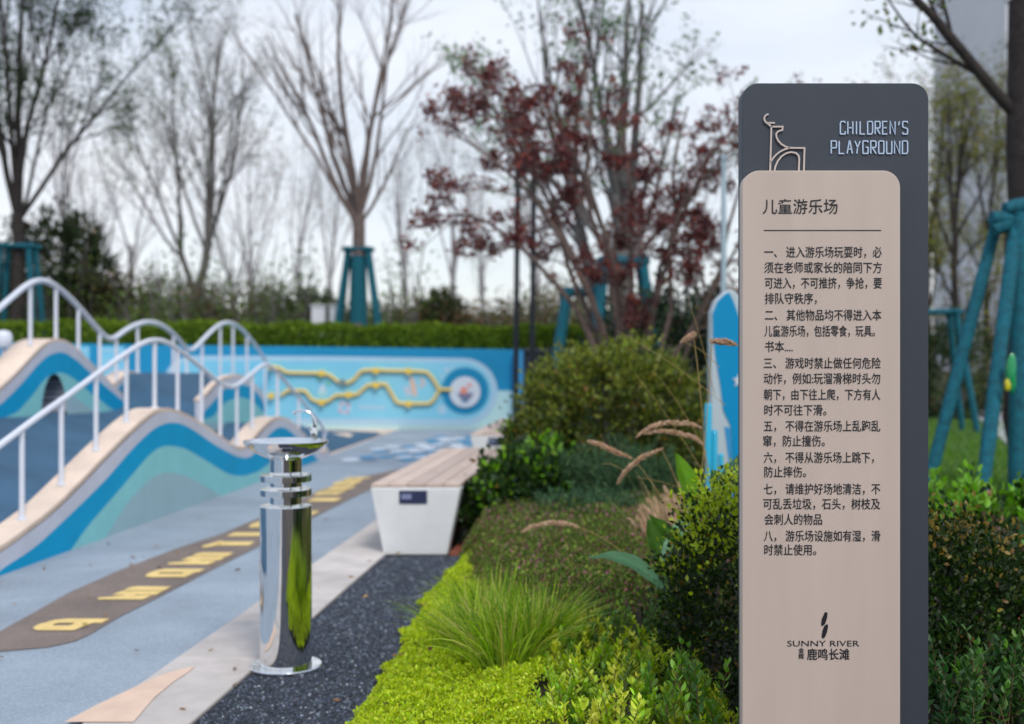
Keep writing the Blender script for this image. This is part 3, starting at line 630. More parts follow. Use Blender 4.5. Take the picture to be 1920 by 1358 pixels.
# ------------------------------------------------------------------ sign
YF = 3.10; YD = 3.146
sg = thing('notice_sign', 'tall playground notice sign of dark board and beige rules board', 'sign', ((1564-960)/F*YF, YF+.05, 0))
def slab(name, x0, x1, z0, z1, y0, y1, r, m, parent):
    def cor(cx, cz, a0): return [(cx+r*math.cos(R(a0+90*i/10)), cz+r*math.sin(R(a0+90*i/10))) for i in range(11)]
    ring = [(x0, z0), (x1, z0)]+cor(x1-r, z1-r, 0)+cor(x0+r, z1-r, 90)
    mb = MB(); mb.hull([(x, y0, z) for x, z in ring], [(x, y1, z) for x, z in ring])
    o = mb.build(name, m, parent); bevel(o, .0018, 2); return o
def xz(px, py, Y): return ((px-960)/F*Y, H-(py-HZ)/F*Y)
def grainmat(name, col, sc, amt):
    m = mat(name, col, .55, var=.0); t = m.node_tree; b = t.nodes['Principled BSDF']
    tc = t.nodes.new('ShaderNodeTexCoord'); n = t.nodes.new('ShaderNodeTexNoise'); n.inputs['Scale'].default_value = sc; n.inputs['Detail'].default_value = 2
    n3 = t.nodes.new('ShaderNodeTexNoise'); n3.inputs['Scale'].default_value = 3.5; n3.inputs['Detail'].default_value = 5
    mr = t.nodes.new('ShaderNodeMapRange'); mr.inputs[1].default_value = .62; mr.inputs[2].default_value = .78
    mxx = t.nodes.new('ShaderNodeMix'); mxx.data_type = 'RGBA'; mxx.inputs[7].default_value = (*[min(1, c*(1+amt)+.02) for c in col], 1)
    mpn = t.nodes.new('ShaderNodeMapping'); mpn.inputs['Scale'].default_value = (3, 3, .35); t.links.new(tc.outputs['Object'], mpn.inputs[0]); t.links.new(mpn.outputs[0], n3.inputs[0]); n3.inputs['Scale'].default_value = 4
    mb_ = t.nodes.new('ShaderNodeMix'); mb_.data_type = 'RGBA'; mb_.inputs[6].default_value = (*[c*1.10 for c in col], 1); mb_.inputs[7].default_value = (*[c*.86 for c in col], 1)
    bp = t.nodes.new('ShaderNodeBump'); bp.inputs['Strength'].default_value = .12; bp.inputs['Distance'].default_value = .001
    l = t.links.new; l(tc.outputs['Object'], n.inputs[0]); l(n.outputs[0], mr.inputs[0]); l(mr.outputs[0], mxx.inputs[0]); l(n3.outputs[0], mb_.inputs[0])
    l(mb_.outputs[2], mxx.inputs[6]); l(mxx.outputs[2], b.inputs['Base Color']); l(n.outputs[0], bp.inputs['Height']); l(bp.outputs[0], b.inputs['Normal']); return m
beige = grainmat('beige_powdercoat', rgb(202, 184, 172), 700, .2); dark = grainmat('charcoal_powdercoat', rgb(56, 63, 73), 700, .5)
x0, zt = xz(1392, 320, YF); x1, _ = xz(1688, 320, YF)
fb = slab('rules_board', x0, x1, .02, zt, YF, YF+.040, .045, beige, sg)
x0d, ztd = xz(1391.5, 156, YD); x1d, _ = xz(1741, 156, YD)
db = slab('back_board', x0d, x1d, .02, ztd, YD, YD+.055, .044, dark, sg)
mb = MB(); mb.box(x0-.05, x1d+.05, YF-.06, YD+.12, 0, .02); bevel(mb.build('foot_plate', dark, sg), .003, 1)
ink = mat('black_ink', (.012, .012, .018), .5); blu = mat('white_letter', rgb(190, 208, 232), .4); bg_m = mat('emblem_beige', rgb(205, 190, 182), .4)
def text(body, pxl, pxr, yc, hpx, Y, m, parent, depth=.0008, off=0.0, name='lettering', fit=True):
    cu = bpy.data.curves.new('lettering', 'FONT'); cu.body = body; cu.size = 1.0; cu.extrude = 0; cu.offset = 0; cu.resolution_u = 3
    to = bpy.data.objects.new('tmp_text', cu); C.objects.link(to); dg_ = bpy.context.evaluated_depsgraph_get()
    me = bpy.data.meshes.new_from_object(to.evaluated_get(dg_)); bpy.data.objects.remove(to)
    n = len(me.vertices); co = np.zeros(n*3); me.vertices.foreach_get('co', co); co = co.reshape(-1, 3)
    lo, hi = co[:, :2].min(0), co[:, :2].max(0); xl, zc = xz(pxl, yc, Y); xr, _ = xz(pxr, yc, Y)
    kx = (xr-xl)/(hi[0]-lo[0]); kz = hpx/F*Y
    # hpx: em height in pixels (full-height CJK glyph body)
    V = np.zeros_like(co); V[:, 0] = xl+(co[:, 0]-lo[0])*kx; V[:, 2] = zc+(co[:, 1]-.33)*kz if fit else zc+(co[:, 1]-(lo[1]+hi[1])/2)*kz
    V[:, 1] = Y-depth-.0006; V -= ORG[parent.name]; me.vertices.foreach_set('co', V.ravel()); me.name = name
    me.materials.clear(); me.materials.append(m); me.update()
    o = bpy.data.objects.new(name, me); link(o, parent); o['kind'] = 'stuff'
    if off > 0:                                 # heavier strokes: the same outline printed again a hair to each side
        bm = bmesh.new(); bm.from_mesh(me); geo = bm.verts[:]+bm.edges[:]+bm.faces[:]
        for q_, (dx, dz) in enumerate(((off*.022, 0), (0, off*.022), (off*.022, off*.022))):
            rt = bmesh.ops.duplicate(bm, geom=geo); bmesh.ops.translate(bm, vec=(dx, -.00012*(q_+1), dz), verts=[x for x in rt['geom'] if isinstance(x, bmesh.types.BMVert)])
        bm.to_mesh(me); bm.free()
    return o
lines = [('一、 进入游乐场玩耍时，必', 1433, 1653, 474), ('须在老师或家长的陪同下方', 1433, 1653, 503), ('可进入，不可推挤，争抢，要', 1434, 1653, 532), ('排队守秩序，', 1434, 1531, 561),
 ('二、 其他物品均不得进入本', 1434, 1652, 592), ('儿童游乐场，包括零食，玩具。', 1433, 1640, 622), ('书本....', 1434, 1486, 651), ('三、 游戏时禁止做任何危险', 1432, 1651, 682),
 ('动作，例如:玩溜滑梯时头勿', 1432, 1650, 711), ('朝下，由下往上爬，下方有人', 1432, 1650, 741), ('时不可往下滑。', 1433, 1549, 770), ('五， 不得在游乐场上乱跑乱', 1432, 1650, 800),
 ('窜，防止撞伤。', 1431, 1546, 828), ('六， 不得从游乐场上跳下，', 1432, 1638, 859), ('防止摔伤。', 1433, 1511, 886), ('七， 请维护好场地清洁，不', 1432, 1650, 918),
 ('可乱丢垃圾，石头，树枝及', 1431, 1650, 946), ('会刺人的物品', 1433, 1541, 975), ('八， 游乐场设施如有湿，滑', 1432, 1650, 1006), ('时禁止使用。', 1433, 1530, 1032)]
for s_, a, b_, yc in lines: text(s_, a, b_, yc, 22.5, YF, ink, fb, off=.013)
text('儿童游乐场', 1430, 1570, 389, 30, YF, ink, fb, off=.012)
rl = MB(); (xa, za), (xb, zb_) = xz(1432, 432, YF), xz(1652, 433.5, YF); rl.box(xa, xb, YF-.0012, YF-.0004, za-.0014, za+.0008); rl.build('rule_line', ink, fb)
text('SUNNY RIVER', 1476, 1611, 1206.5, 15.5, YF, ink, fb, off=0, fit=False)
text('鹿鸣长滩', 1513, 1592, 1228, 23, YF, ink, fb, off=.03)
text('金', 1497, 1507, 1220.5, 11, YF, ink, fb, off=.02); text('辉', 1497, 1507, 1231.5, 11, YF, ink, fb, off=.02)
def zz2(x, y): return (1360+x/2.302, 720+y/2.302)
def plaque(pts, name='logo_mark'):
    V = [xz(*zz2(x, y), YF) for x, y in pts]; A = [(x, YF-.0014, z) for x, z in V]
    ar = sum(A[i][0]*A[(i+1) % len(A)][2]-A[(i+1) % len(A)][0]*A[i][2] for i in range(len(A)))
    part(name, A, [tuple(range(len(A))) if ar > 0 else tuple(range(len(A)))[::-1]], ink, fb)
plaque([(429, 985), (435, 984), (441, 990), (438, 1012), (430, 1036), (417, 1046), (413, 1038), (416, 1014)])
plaque([(428, 1042), (440, 1036), (443, 1046), (438, 1072), (430, 1092), (422, 1099), (415, 1092), (419, 1064)])
# raised strokes
def stroke(pts, Y, wd, m, parent, name, depth=.004, closed=False):
    """pts in photo px -> flat bar following the polyline, standing proud of the board"""
    p = np.array([xz(x, y, Y) for x, y in pts]); n = len(p); T = np.gradient(p, axis=0) if n > 2 else np.repeat([(p[-1]-p[0])], n, 0)
    segs = np.diff(p, axis=0); segs /= np.linalg.norm(segs, axis=1)[:, None]+1e-12; V = []
    Nn = []
    for i in range(n):
        a = segs[max(i-1, 0)]; b = segs[min(i, n-2)]; t_ = a+b; t_ /= np.linalg.norm(t_)+1e-12; nrm = np.array([-t_[1], t_[0]])
        cs = max(.45, abs(np.dot(nrm, [-b[1], b[0]]))); Nn.append(nrm/cs)
    for i in range(n):
        l = p[i]+Nn[i]*wd/2; r = p[i]-Nn[i]*wd/2
        V += [(l[0], Y-depth, l[1]), (r[0], Y-depth, r[1]), (r[0], Y+.0005, r[1]), (l[0], Y+.0005, l[1])]
    Fc = [(4*i+k, 4*i+(k+1) % 4, 4*i+4+(k+1) % 4, 4*i+4+k) for i in range(n-1) for k in range(4)]+[(3, 2, 1, 0), tuple(4*(n-1)+k for k in range(4))]
    return V, Fc
def strokes(name, polys, Y, wd, m, parent, depth=.004):
    mb = MB()
    for pl_ in polys: V, Fc = stroke(pl_, Y, wd, m, parent, name, depth); mb.add(V, Fc)
    return mb.build(name, m, parent)
def e(x, y): return (1400+x/5.222, 180+y/5.222)
deer = [[e(210, 183), e(190, 188), e(174, 205), e(168, 226), e(174, 248), e(190, 266), e(206, 276), (1400+222/5.222, 180+292/5.222), e(238, 305)], [e(206, 268), e(272, 268)],
        [e(238, 305), e(348, 305), e(346, 338), e(318, 345), e(296, 358), e(284, 378), e(288, 408), e(306, 444), e(334, 474), e(372, 498), e(415, 512), e(562, 514), e(555, 735)],
        [e(238, 300), e(226, 735)], [e(230, 655), e(250, 620), e(278, 586), e(318, 552), e(364, 528), e(415, 512)],
        [e(268, 735), e(278, 690), e(302, 640), e(338, 594), e(384, 564), e(432, 553), e(478, 562), e(504, 588), e(510, 620), e(506, 735)]]
strokes('deer_emblem', deer, YD, .0042, bg_m, db, .006)
GL = {'C': [[(1, .12), (.85, 0), (.2, 0), (0, .15), (0, .9), (.1, 1), (.9, 1), (1, .9), (1, .78)]], 'H': [[(0, 0), (0, 1)], [(0, .5), (1, .5)], [(1, 0), (1, 1)]],
 'I': [[(.5, 0), (.5, 1)]], 'L': [[(0, 0), (0, 1), (.95, 1)]], 'D': [[(0, 0), (0, 1), (.8, 1), (1, .85), (1, .12), (.85, 0), (0, 0)]],
 'R': [[(0, 1), (0, 0), (.85, 0), (1, .1), (1, .42), (.85, .52), (.3, .52), (1, 1)]], 'E': [[(.95, 0), (0, 0), (0, 1), (.95, 1)], [(0, .5), (.8, .5)]],
 'N': [[(0, 1), (0, 0), (1, 1), (1, 0)]], "'": [[(.7, 0), (.35, .3)]], 'S': [[(1, .12), (.9, 0), (.1, 0), (0, .1), (0, .35), (.12, .47), (.88, .55), (1, .65), (1, .9), (.9, 1), (.1, 1), (0, .85)]],
 'P': [[(0, 1), (0, 0), (.85, 0), (1, .1), (1, .45), (.85, .55), (0, .55)]], 'A': [[(0, 1), (.45, 0), (.55, 0), (1, 1)], [(.2, .65), (.8, .65)]], 'Y': [[(0, 0), (.5, .5), (1, 0)], [(.5, .5), (.35, 1)]],
 'G': [[(1, .12), (.9, 0), (.1, 0), (0, .1), (0, .9), (.1, 1), (.9, 1), (1, .9), (1, .5), (.55, .5)]], 'O': [[(.1, 0), (.9, 0), (1, .1), (1, .9), (.9, 1), (.1, 1), (0, .9), (0, .1), (.1, 0)]],
 'U': [[(0, 0), (0, .9), (.1, 1), (.9, 1), (1, .9), (1, 0)]]}
def caps(word, xl, xr, y0, y1):
    adv = {'I': .45, "'": .5}; tot = sum(adv.get(c, 1) for c in word); gap = .52; tw = tot+gap*(len(word)-1)*1.0; u = (xr-xl)/tw; x = xl; polys = []
    for ch in word:
        wdt = adv.get(ch, 1)*u
        for pl_ in GL[ch]: polys.append([(x+a*wdt, y0+b_*(y1-y0)) for a, b_ in pl_])
        x += wdt+gap*u
    return polys
strokes('raised_lettering', caps("CHILDREN'S", 1575, 1701, 228.5, 252), YD, .0031, blu, db, .004)
strokes('raised_lettering', caps("PLAYGROUND", 1558, 1701, 265, 288.5), YD, .0031, blu, db, .004)

# ------------------------------------------------------------------ lamp, pole, play panel
dk = mat('dark_metal', rgb(30, 34, 42), .5, .3)
xl_, yl_ = (966-960)/F*17, 17.0
lp = thing('lamp_post', 'tall dark twin pole lamp post with boxed head in front of the mural wall', 'lamp post', (xl_, yl_, 0))
for dx, dx2 in ((0, .04), (.235, .275)):
    mb = MB(); mb.tube([(xl_+dx, 17, 0), (xl_+dx2*1.0, 17, 4.17)], .042, 10); smooth_angle(mb.build('pole', dk, lp))
mb = MB(); mb.box(xl_+.02, xl_+.30, 16.9, 17.1, 3.94, 4.18); bevel(mb.build('lamp_head', dk, lp), .01, 1)
mb = MB(); mb.box(xl_-.08, xl_+.36, 16.9, 17.1, 0, .02); mb.build('base_plate', dk, lp)
px, _, _ = P(1357, 0, 11.5)
pp = thing('mast', 'slim pale metal mast rising behind the blue play board', 'pole', (px, 11.5, 0))
mb = MB(); mb.tube([(px, 11.5, 0), (px+.0, 11.5, 3.2)], [.04, .024], 12); smooth_angle(mb.build('shaft', mat('pale_metal', rgb(176, 196, 206), .35, .2), pp))
mb = MB(); mb.lathe([(0, .06), (.03, .05), (.034, 0), (0, 0)], (px, 11.5, 3.2), 12); smooth_angle(mb.build('cap', MATS['pale_metal'], pp), 50)
# blue surfboard-like play panel standing behind the sign
YP = 8.0
def pp3(x, y, Y=YP): return P(x, y, Y)
outl = [(1336, 1010), (1334, 900), (1333, 780), (1333, 640), (1334, 585), (1342, 564), (1356, 550), (1368, 543), (1378, 546), (1392, 560), (1420, 600), (1450, 680), (1462, 800), (1462, 1010)]
pn = thing('wave_board', 'tall blue and white curved play board standing behind the sign', 'play equipment', (P(1398, 0, YP)[0], YP, 0))
A = [pp3(x, y) for x, y in outl]; A = [(a, b, max(0, c)) for a, b, c in A]; B = [(a, b+.14, c) for a, b, c in A]
mb = MB(); mb.hull(A, B); bevel(mb.build('panel_body', mat('panel_pale', rgb(186, 200, 206), .45, var=.05), pn), .01, 2)
blp = mat('panel_blue', rgb(0, 142, 194), .45, spec=.3)
inn = [(1337, 632), (1336, 588), (1345, 566), (1357, 554), (1366, 548), (1373, 560), (1384, 590), (1400, 620), (1440, 700), (1450, 800), (1446, 900), (1375, 900), (1370, 800), (1356, 770), (1350, 720), (1343, 680)]
Ai = [pp3(x, y) for x, y in inn][::-1]
mb = MB(); mb.hull([(a, YP-.006, c) for a, b, c in Ai], [(a, YP+.001, c) for a, b, c in Ai]); mb.build('blue_face', blp, pn)
low = [(1358, 800), (1366, 860), (1368, 1000), (1440, 1000), (1440, 905), (1374, 903), (1369, 802)]
Al = [pp3(x, y) for x, y in low][::-1]; mb = MB(); mb.hull([(a, YP-.004, max(0.02, c)) for a, b, c in Al], [(a, YP+.001, max(0.02, c)) for a, b, c in Al]); mb.build('lower_face', mat('panel_blue_light', rgb(50, 150, 205), .4), pn)
st = [(1384+12*(1 if k % 2 == 0 else .42)*math.cos(R(36*k+90)), 714-14*(1 if k % 2 == 0 else .42)*math.sin(R(36*k+90))) for k in range(10)]
As = [pp3(x, y) for x, y in st][::-1]; mb = MB(); mb.hull([(a, YP-.012, c) for a, b, c in As], [(a, YP-.0065, c) for a, b, c in As]); mb.build('white_star', mat('panel_white', rgb(205, 214, 222), .5), pn)
cy_m = mat('cyan_plastic', rgb(30, 178, 214, .95), .3, coat=.3)
tb = thing('play_tubes', 'pair of glossy cyan plastic tubes standing left of the blue play board', 'play post', (P(1330, 0, 7.6)[0], 7.6, 0), )
for x, yt, rr in ((1328, 756, .024), (1340, 806, .02), (1352, 850, .018)):
    c = P(x, yt, 7.6); mb = MB(); mb.tube([(c[0], 7.6, 0.0), (c[0], 7.6, c[2]-.02), (c[0], 7.6, c[2]-.006), (c[0], 7.6, c[2])], [rr, rr, rr*.8, rr*.3], 14); smooth_angle(mb.build('tube', cy_m, tb), 50)

# ------------------------------------------------------------------ trees
def perp(rng, d, ang, az=None):
    d = d/np.linalg.norm(d); r = rng.normal(size=3); u = np.cross(d, r); u /= np.linalg.norm(u)
    return d*math.cos(ang)+u*math.sin(ang)
def grow(rng, p, d, Lh, r, level, cfg, outp, n=7):
    pts = [p.copy()]; dd = d/np.linalg.norm(d); step = Lh/(n-1)
    for i in range(n-1):
        dd = dd+rng.normal(0, cfg['wob'], 3)+np.array([0, 0, cfg['trop'][level]]); dd /= np.linalg.norm(dd); pts.append(pts[-1]+dd*step)
    pts = np.array(pts); tip = cfg.get('tip', .25); rr = r*(1-(1-tip)*np.linspace(0, 1, n)**1.1); outp[level].append((pts, rr))
    if level+1 >= len(cfg['n']): return
    kids = cfg['n'][level]; 
    for k in range(kids):
        u = rng.uniform(cfg['from'][level], 1.0); i = min(int(u*(n-1)), n-2); fq = u*(n-1)-i; q_ = pts[i]*(1-fq)+pts[i+1]*fq
        dr = pts[i+1]-pts[i]; dr /= np.linalg.norm(dr)
        nd = perp(rng, dr, R(rng.uniform(*cfg['ang'][level])))
        if nd[2] < -.1: nd[2] *= -.5
        grow(rng, q_, nd, Lh*cfg['ratio'][level]*rng.uniform(.7, 1.15)*(1.15-.5*u), r*(1-.7*u)*cfg.get('rr', .62), level+1, cfg, outp, n)
def tree(name, label, cat, base, cfg, seed, trunk_pts, trunk_r, leaders, barkm, leaf=None, group=None):
    """trunk_pts: explicit polyline; leaders: list of (start index/frac along trunk, direction, length, radius)"""
    rng = np.random.default_rng(seed); t = thing(name, label, cat, base, group)
    tp = np.array(trunk_pts, float); tr = np.array(trunk_r, float)
    sfine = np.linspace(0, len(tp)-1, 12); tpf = np.stack([np.interp(sfine, np.arange(len(tp)), tp[:, k]) for k in range(3)], 1); trf = np.interp(sfine, np.arange(len(tp)), tr)
    tpf[1:-1] += rng.normal(0, trunk_r[0]*.12, (10, 3))
    mb = MB(); mb.tube(tpf, trf, 12); smooth_angle(mb.build('trunk', barkm, t), 80)
    outp = [[] for _ in cfg['n']]
    for fr_, d, Lh, r in leaders:
        i = fr_*(11); a = int(min(i, 10)); q_ = tpf[a]*(1-(i-a))+tpf[a+1]*(i-a)
        grow(rng, q_, np.array(d, float), Lh, r, 0, cfg, outp)
    bl = []
    for lv, lst in enumerate(outp[:1]):
        for pts, rr in lst:
            v, f = tubes(pts[None], rr[None], 8); part('limb', v, f, barkm, t, smooth=True)
    for lv, lst in enumerate(outp[1:], 1):
        if not lst: continue
        bl.append(tubes(np.array([a for a, b in lst]), np.array([b for a, b in lst]), 5 if lv == 1 else (4 if lv == 2 else 3)))
    if bl:
        v, f = join(bl); part('branches', v, f, barkm, t, kind='stuff')
    if leaf:
        tips = [x for lst in outp[leaf.get('lv', 2):] for x in lst]; nleaf = leaf['n']
        arr = np.array([a for a, b in tips]); ii = rng.integers(0, len(arr), nleaf)
        if leaf.get('cluster'):
            cc = rng.choice(len(arr), max(8, int(len(arr)*leaf['cluster'])), replace=False); ii = cc[rng.integers(0, len(cc), nleaf)]
        jj = rng.integers(2, arr.shape[1], nleaf); pos = arr[ii, jj]+rng.normal(0, leaf.get('sp', .04), (nleaf, 3))
        axd = rng.normal(0, .7, (nleaf, 3))+np.array([0, 0, leaf.get('droop', .2)])
        leafobj('foliage', pos, axd, rng.uniform(*leaf['size'], nleaf), leaf['pal'], t, leaf.get('m', LMM), shape=leaf.get('shape', 'rhomb'), aspect=leaf.get('asp', .55), rng=rng)
    return t
def props(label, cx, cy, zb, zt, rad, legs, parent_tree_r, group='teal wrapped tree props', rr=.055):
    """teal wrapped tripod/quad prop round a tree: legs = list of (dx,dy) at the foot"""
    t = thing('tree_prop', label, 'tree prop', (cx, cy, zb), group); rgp = random.Random(int(cx*100))
    tops = []
    for dx, dy in legs:
        tl = math.hypot(dx, dy) or 1; tx, ty = cx+dx/tl*rad, cy+dy/tl*rad; tops.append((tx, ty, zt))
        n = 9; pts = [(cx+dx+(tx-cx-dx)*i/(n-1), cy+dy+(ty-cy-dy)*i/(n-1), zb+(zt+.05-zb)*i/(n-1)) for i in range(n)]
        mb = MB(); mb.tube(pts, [rr*rgp.uniform(.92, 1.08) for _ in range(n)], 10); smooth_angle(mb.build('leg', teal, t), 60)
    for i in range(len(tops)):
        a = tops[i]; b = tops[(i+1) % len(tops)]
        mb = MB(); ex = .12; v = np.array(b)-np.array(a); v = v/ (np.linalg.norm(v)+1e-6)
        mb.tube([np.array(a)-v*ex, np.array(a), (np.array(a)+np.array(b))/2, np.array(b), np.array(b)+v*ex], [rr*.8, rr*.95, rr*.85, rr*.95, rr*.8], 10); smooth_angle(mb.build('crossbar', teal, t), 60)
    return t
up = dict(n=[9, 8, 6, 0], ang=[(18, 42), (20, 50), (25, 60), (0, 1)], ratio=[.5, .5, .5, .4], trop=[.05, .06, .05, .04], wob=.07, rr=.6, tip=.22)
up['from'] = [.18, .15, .1, 0]; up['rr'] = .5
def vtree(label, px, Y, fork_y, base_z, tw, leaders_px, seed, cfg=up, barkm=bark_g, leaf=None, lean=0.0, name='street_tree', group=None, wrap=None):
    """leaders_px: (dx_px, dy_px up, dyaw) direction and size in photo pixels at that distance"""
    fx_, _, fz = P(px, fork_y, Y); bx = fx_-lean
    tr = tw/2/F*Y*.85
    tp = [(bx, Y, base_z), ((bx*.5+fx_*.5), Y, (base_z+fz)/2), (fx_, Y, fz)]
    rg_ = np.random.default_rng(seed+100); ld = []
    for dx, dy, fr_, wr in leaders_px:
        d = np.array([dx, rg_.uniform(-.35, .35)*dy, dy])/F*Y; ld.append((fr_, d, np.linalg.norm(d), tr*wr))
    return tree(name, label, 'tree', (bx, Y, base_z), cfg, seed, tp, [tr*1.15, tr, tr*.9], ld, barkm, leaf, group)
ev = [(rgb(52, 74, 40), 3), (rgb(36, 52, 28), 2), (rgb(80, 100, 52), 1)]
vtree('dark tree at the left edge with sparse leaves and teal props', 34, 22.5, 400, 1.38, 26, [(-70, 460, .95, .6), (20, 520, 1, .7), (110, 480, .97, .55), (200, 430, .93, .45), (-150, 420, .9, .45), (60, 560, .98, .5), (160, 300, .9, .35)], 3, barkm=bark_d,
      leaf=dict(n=15000, lv=1, size=(.05, .10), pal=ev, cluster=.5, sp=.08, lv_=1), name='broadleaf_tree')
vtree('slim grey bare tree with leaning stem left of centre', 392, 29, 452, 1.38, 20, [(60, 400, 1, .6), (-60, 380, 1, .6), (110, 330, .95, .5), (10, 430, .9, .5), (-120, 300, .9, .4), (150, 240, .9, .35)], 5, barkm=bark_g, lean=.55, leaf=dict(n=1200, lv=1, size=(.06, .10), pal=[(rgb(110, 115, 90), 1)], sp=.1), name='bare_tree')
vtree('second slim bare tree leaning left behind the wave rail', 338, 30, 470, 1.38, 13, [(-50, 330, 1, .6), (-90, 250, 1, .6), (30, 340, .95, .5), (-150, 200, .9, .5)], 6, barkm=bark_g, lean=-.9, leaf=dict(n=1500, lv=1, size=(.05, .10), pal=[(rgb(120, 128, 80), 1), (rgb(90, 110, 60), 1)], sp=.1), name='bare_tree')
cfg3 = dict(up); cfg3['n'] = [6, 5, 4, 0]
vtree('bare tree with wide fan of limbs above teal tripod props', 673, 23.5, 405, 1.38, 30, [(-200, 330, .93, .45), (-130, 380, .97, .5), (-10, 430, 1, .55), (70, 420, 1, .55), (130, 190, .92, .32), (-260, 380, .9, .3), (130, 380, .96, .4), (-70, 440, 1, .4), (30, 460, 1, .4)], 8, cfg3, barkm=mat('bark_brown', (.15, .11, .10), .9, var=.4, scale=12), name='bare_tree')
up4 = dict(up); up4['n'] = [6, 5, 5, 0]; up4['rr'] = .45
g4 = [(rgb(84, 118, 70), 3), (rgb(60, 90, 50), 2), (rgb(120, 148, 90), 1)]
vtree('big thick trunked tree rising above the red maple', 1166, 18.5, 455, .3, 56, [(20, 420, .6, .8), (-150, 390, .75, .35), (150, 360, .7, .35), (-60, 470, .95, .45), (60, 430, .98, .5), (230, 300, .8, .3), (-240, 330, .85, .3), (0, 520, 1, .6)], 10, up4, barkm=bark_g,
      leaf=dict(n=1900, lv=1, size=(.06, .11), pal=g4, cluster=.35, sp=.07), name='broadleaf_tree')
vtree('second grey trunked tree leaning left behind the red maple', 1085, 19.5, 420, .3, 30, [(-120, 380, .95, .5), (-190, 330, .9, .4), (-30, 430, 1, .6), (60, 420, 1, .4), (-80, 420, .97, .5), (-230, 280, .85, .3)], 12, up4, barkm=bark_g, lean=-.75,
      leaf=dict(n=1700, lv=1, size=(.06, .11), pal=g4, cluster=.3, sp=.07), name='broadleaf_tree')
# far bare trees, their bark paled to stand in for haze
far_spots = [(120, 34, 330, 12), (245, 38, 420, 10), (470, 38, 430, 11), (560, 42, 440, 9), (760, 36, 430, 12), (850, 40, 400, 11), (905, 38, 480, 9), (1010, 36, 470, 10), (180, 31, 470, 11), (435, 34, 500, 9), (1290, 30, 430, 10), (620, 46, 470, 9)]
wordy = ['beyond the left hand bush', 'above the clipped hedge at far left', 'left of the tree with the teal tripod', 'just left of the tripod tree', 'between the tripod tree and the maple', 'right of the tripod tree behind the maple tips',
         'between maple tips and the lamp post', 'directly behind the lamp post', 'behind the tunnel hump rail', 'beside the leaning grey stem', 'between the red maple and the sign', 'far behind the tripod tree trunk']
cf = dict(up); cf['n'] = [7, 6, 5, 0]; cf['rr'] = .42; cf['wob'] = .09
for i, (px_, Y_, fk, tw) in enumerate(far_spots):
    rr_ = random.Random(i); ld = [(rr_.uniform(-70, 70), rr_.uniform(180, 300), rr_.uniform(.5, 1), rr_.uniform(.35, .6)) for _ in range(rr_.choice([4, 5, 6, 7]))]
    vtree('pale distant bare tree '+wordy[i], px_, Y_, fk+40, 1.3, tw, ld, 40+i, cf, barkm=bark_haze, name='bare_tree', group='pale bare trees far behind the wall',
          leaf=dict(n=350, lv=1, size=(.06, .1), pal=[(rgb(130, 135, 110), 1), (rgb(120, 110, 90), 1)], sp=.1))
# props
q4 = lambda a: [(a, a*.6), (a, -a*.6), (-a, -a*.6), (-a, a*.6)]
c = P(34, 0, 22.5)[0]-.0; props('teal wrapped props around the dark tree at the left edge', c, 22.5, 1.38, P(0, 462, 22.5)[2], .3, q4(.42), .1)
c = P(672, 0, 23.5)[0]; props('teal wrapped tripod props around the bare fan shaped tree', c, 23.5, 1.38, P(0, 468, 23.5)[2], .22, q4(.47), .1)
mb = MB(); mb.tube([(c, 23.5, 1.38), (c, 23.5, P(0, 480, 23.5)[2])], [.19, .165], 12); o = smooth_angle(mb.build('trunk_wrap', teal), 60); tag(o, 'teal cloth wrapped round the trunk of the fan shaped bare tree', 'trunk wrap')
c = P(1168, 0, 18.5)[0]; props('teal wrapped props around the thick trunk behind the maple', c, 18.5, .3, P(0, 490, 18.5)[2], .33, q4(.6), .1, rr=.085)
c = P(1092, 0, 19.2)[0]; props('teal wrapped props left of the thick trunk', c, 19.2, .3, P(0, 548, 19.2)[2], .28, q4(.55), .1, rr=.085)

# near tree at the right edge
YT = 9.6
bx = P(1934, 0, YT)[0]
tnear = dict(up); tnear['n'] = [5, 5, 4, 0]
tree('broadleaf_tree', 'near dark trunk at the right edge with a thick limb reaching left', 'tree', (bx, YT, .15), tnear, 77, [(bx, YT, .1), (bx-.01, YT, 2.0), (bx-.05, YT, 4.2)], [.19, .165, .13],
     [(.775, (-.62, -.05, .52), 2.2, .055), (.97, (.2, .2, 1), 2.5, .09), (.9, (.5, -.1, .8), 2.2, .07)], bark_d, leaf=dict(n=900, lv=1, size=(.05, .09), pal=[(rgb(90, 110, 50), 2), (rgb(140, 130, 60), 1)], cluster=.3, sp=.06))
pt_ = thing('tree_prop', 'teal wrapped props around the near trunk at the right edge', 'tree prop', (bx, YT, .1), 'teal wrapped tree props')
def leg(a, b, rr=.057):
    A_, B_ = np.array(a), np.array(b); n = 12; rp = random.Random(int(a[0]*50)); mb = MB(); mb.tube([A_+(B_-A_)*i/(n-1) for i in range(n)], [rr*rp.uniform(.93, 1.07) for _ in range(n)], 12); smooth_angle(mb.build('leg', teal, pt_), 70)
leg((P(1742, 830, YT-.5)[0], YT-.5, P(1742, 830, YT-.5)[2]-.3), P(1872, 405, YT-.15), .05)
leg((P(1842, 905, YT-1)[0], YT-1.0, .3), P(1908, 392, YT-.3), .053)
leg((P(1905, 905, YT-.6)[0], YT-.6, .2), P(1912, 400, YT-.35), .06)
leg((bx+.55, YT+.4, .1), (bx+.22, YT+.1, 2.5), .06)
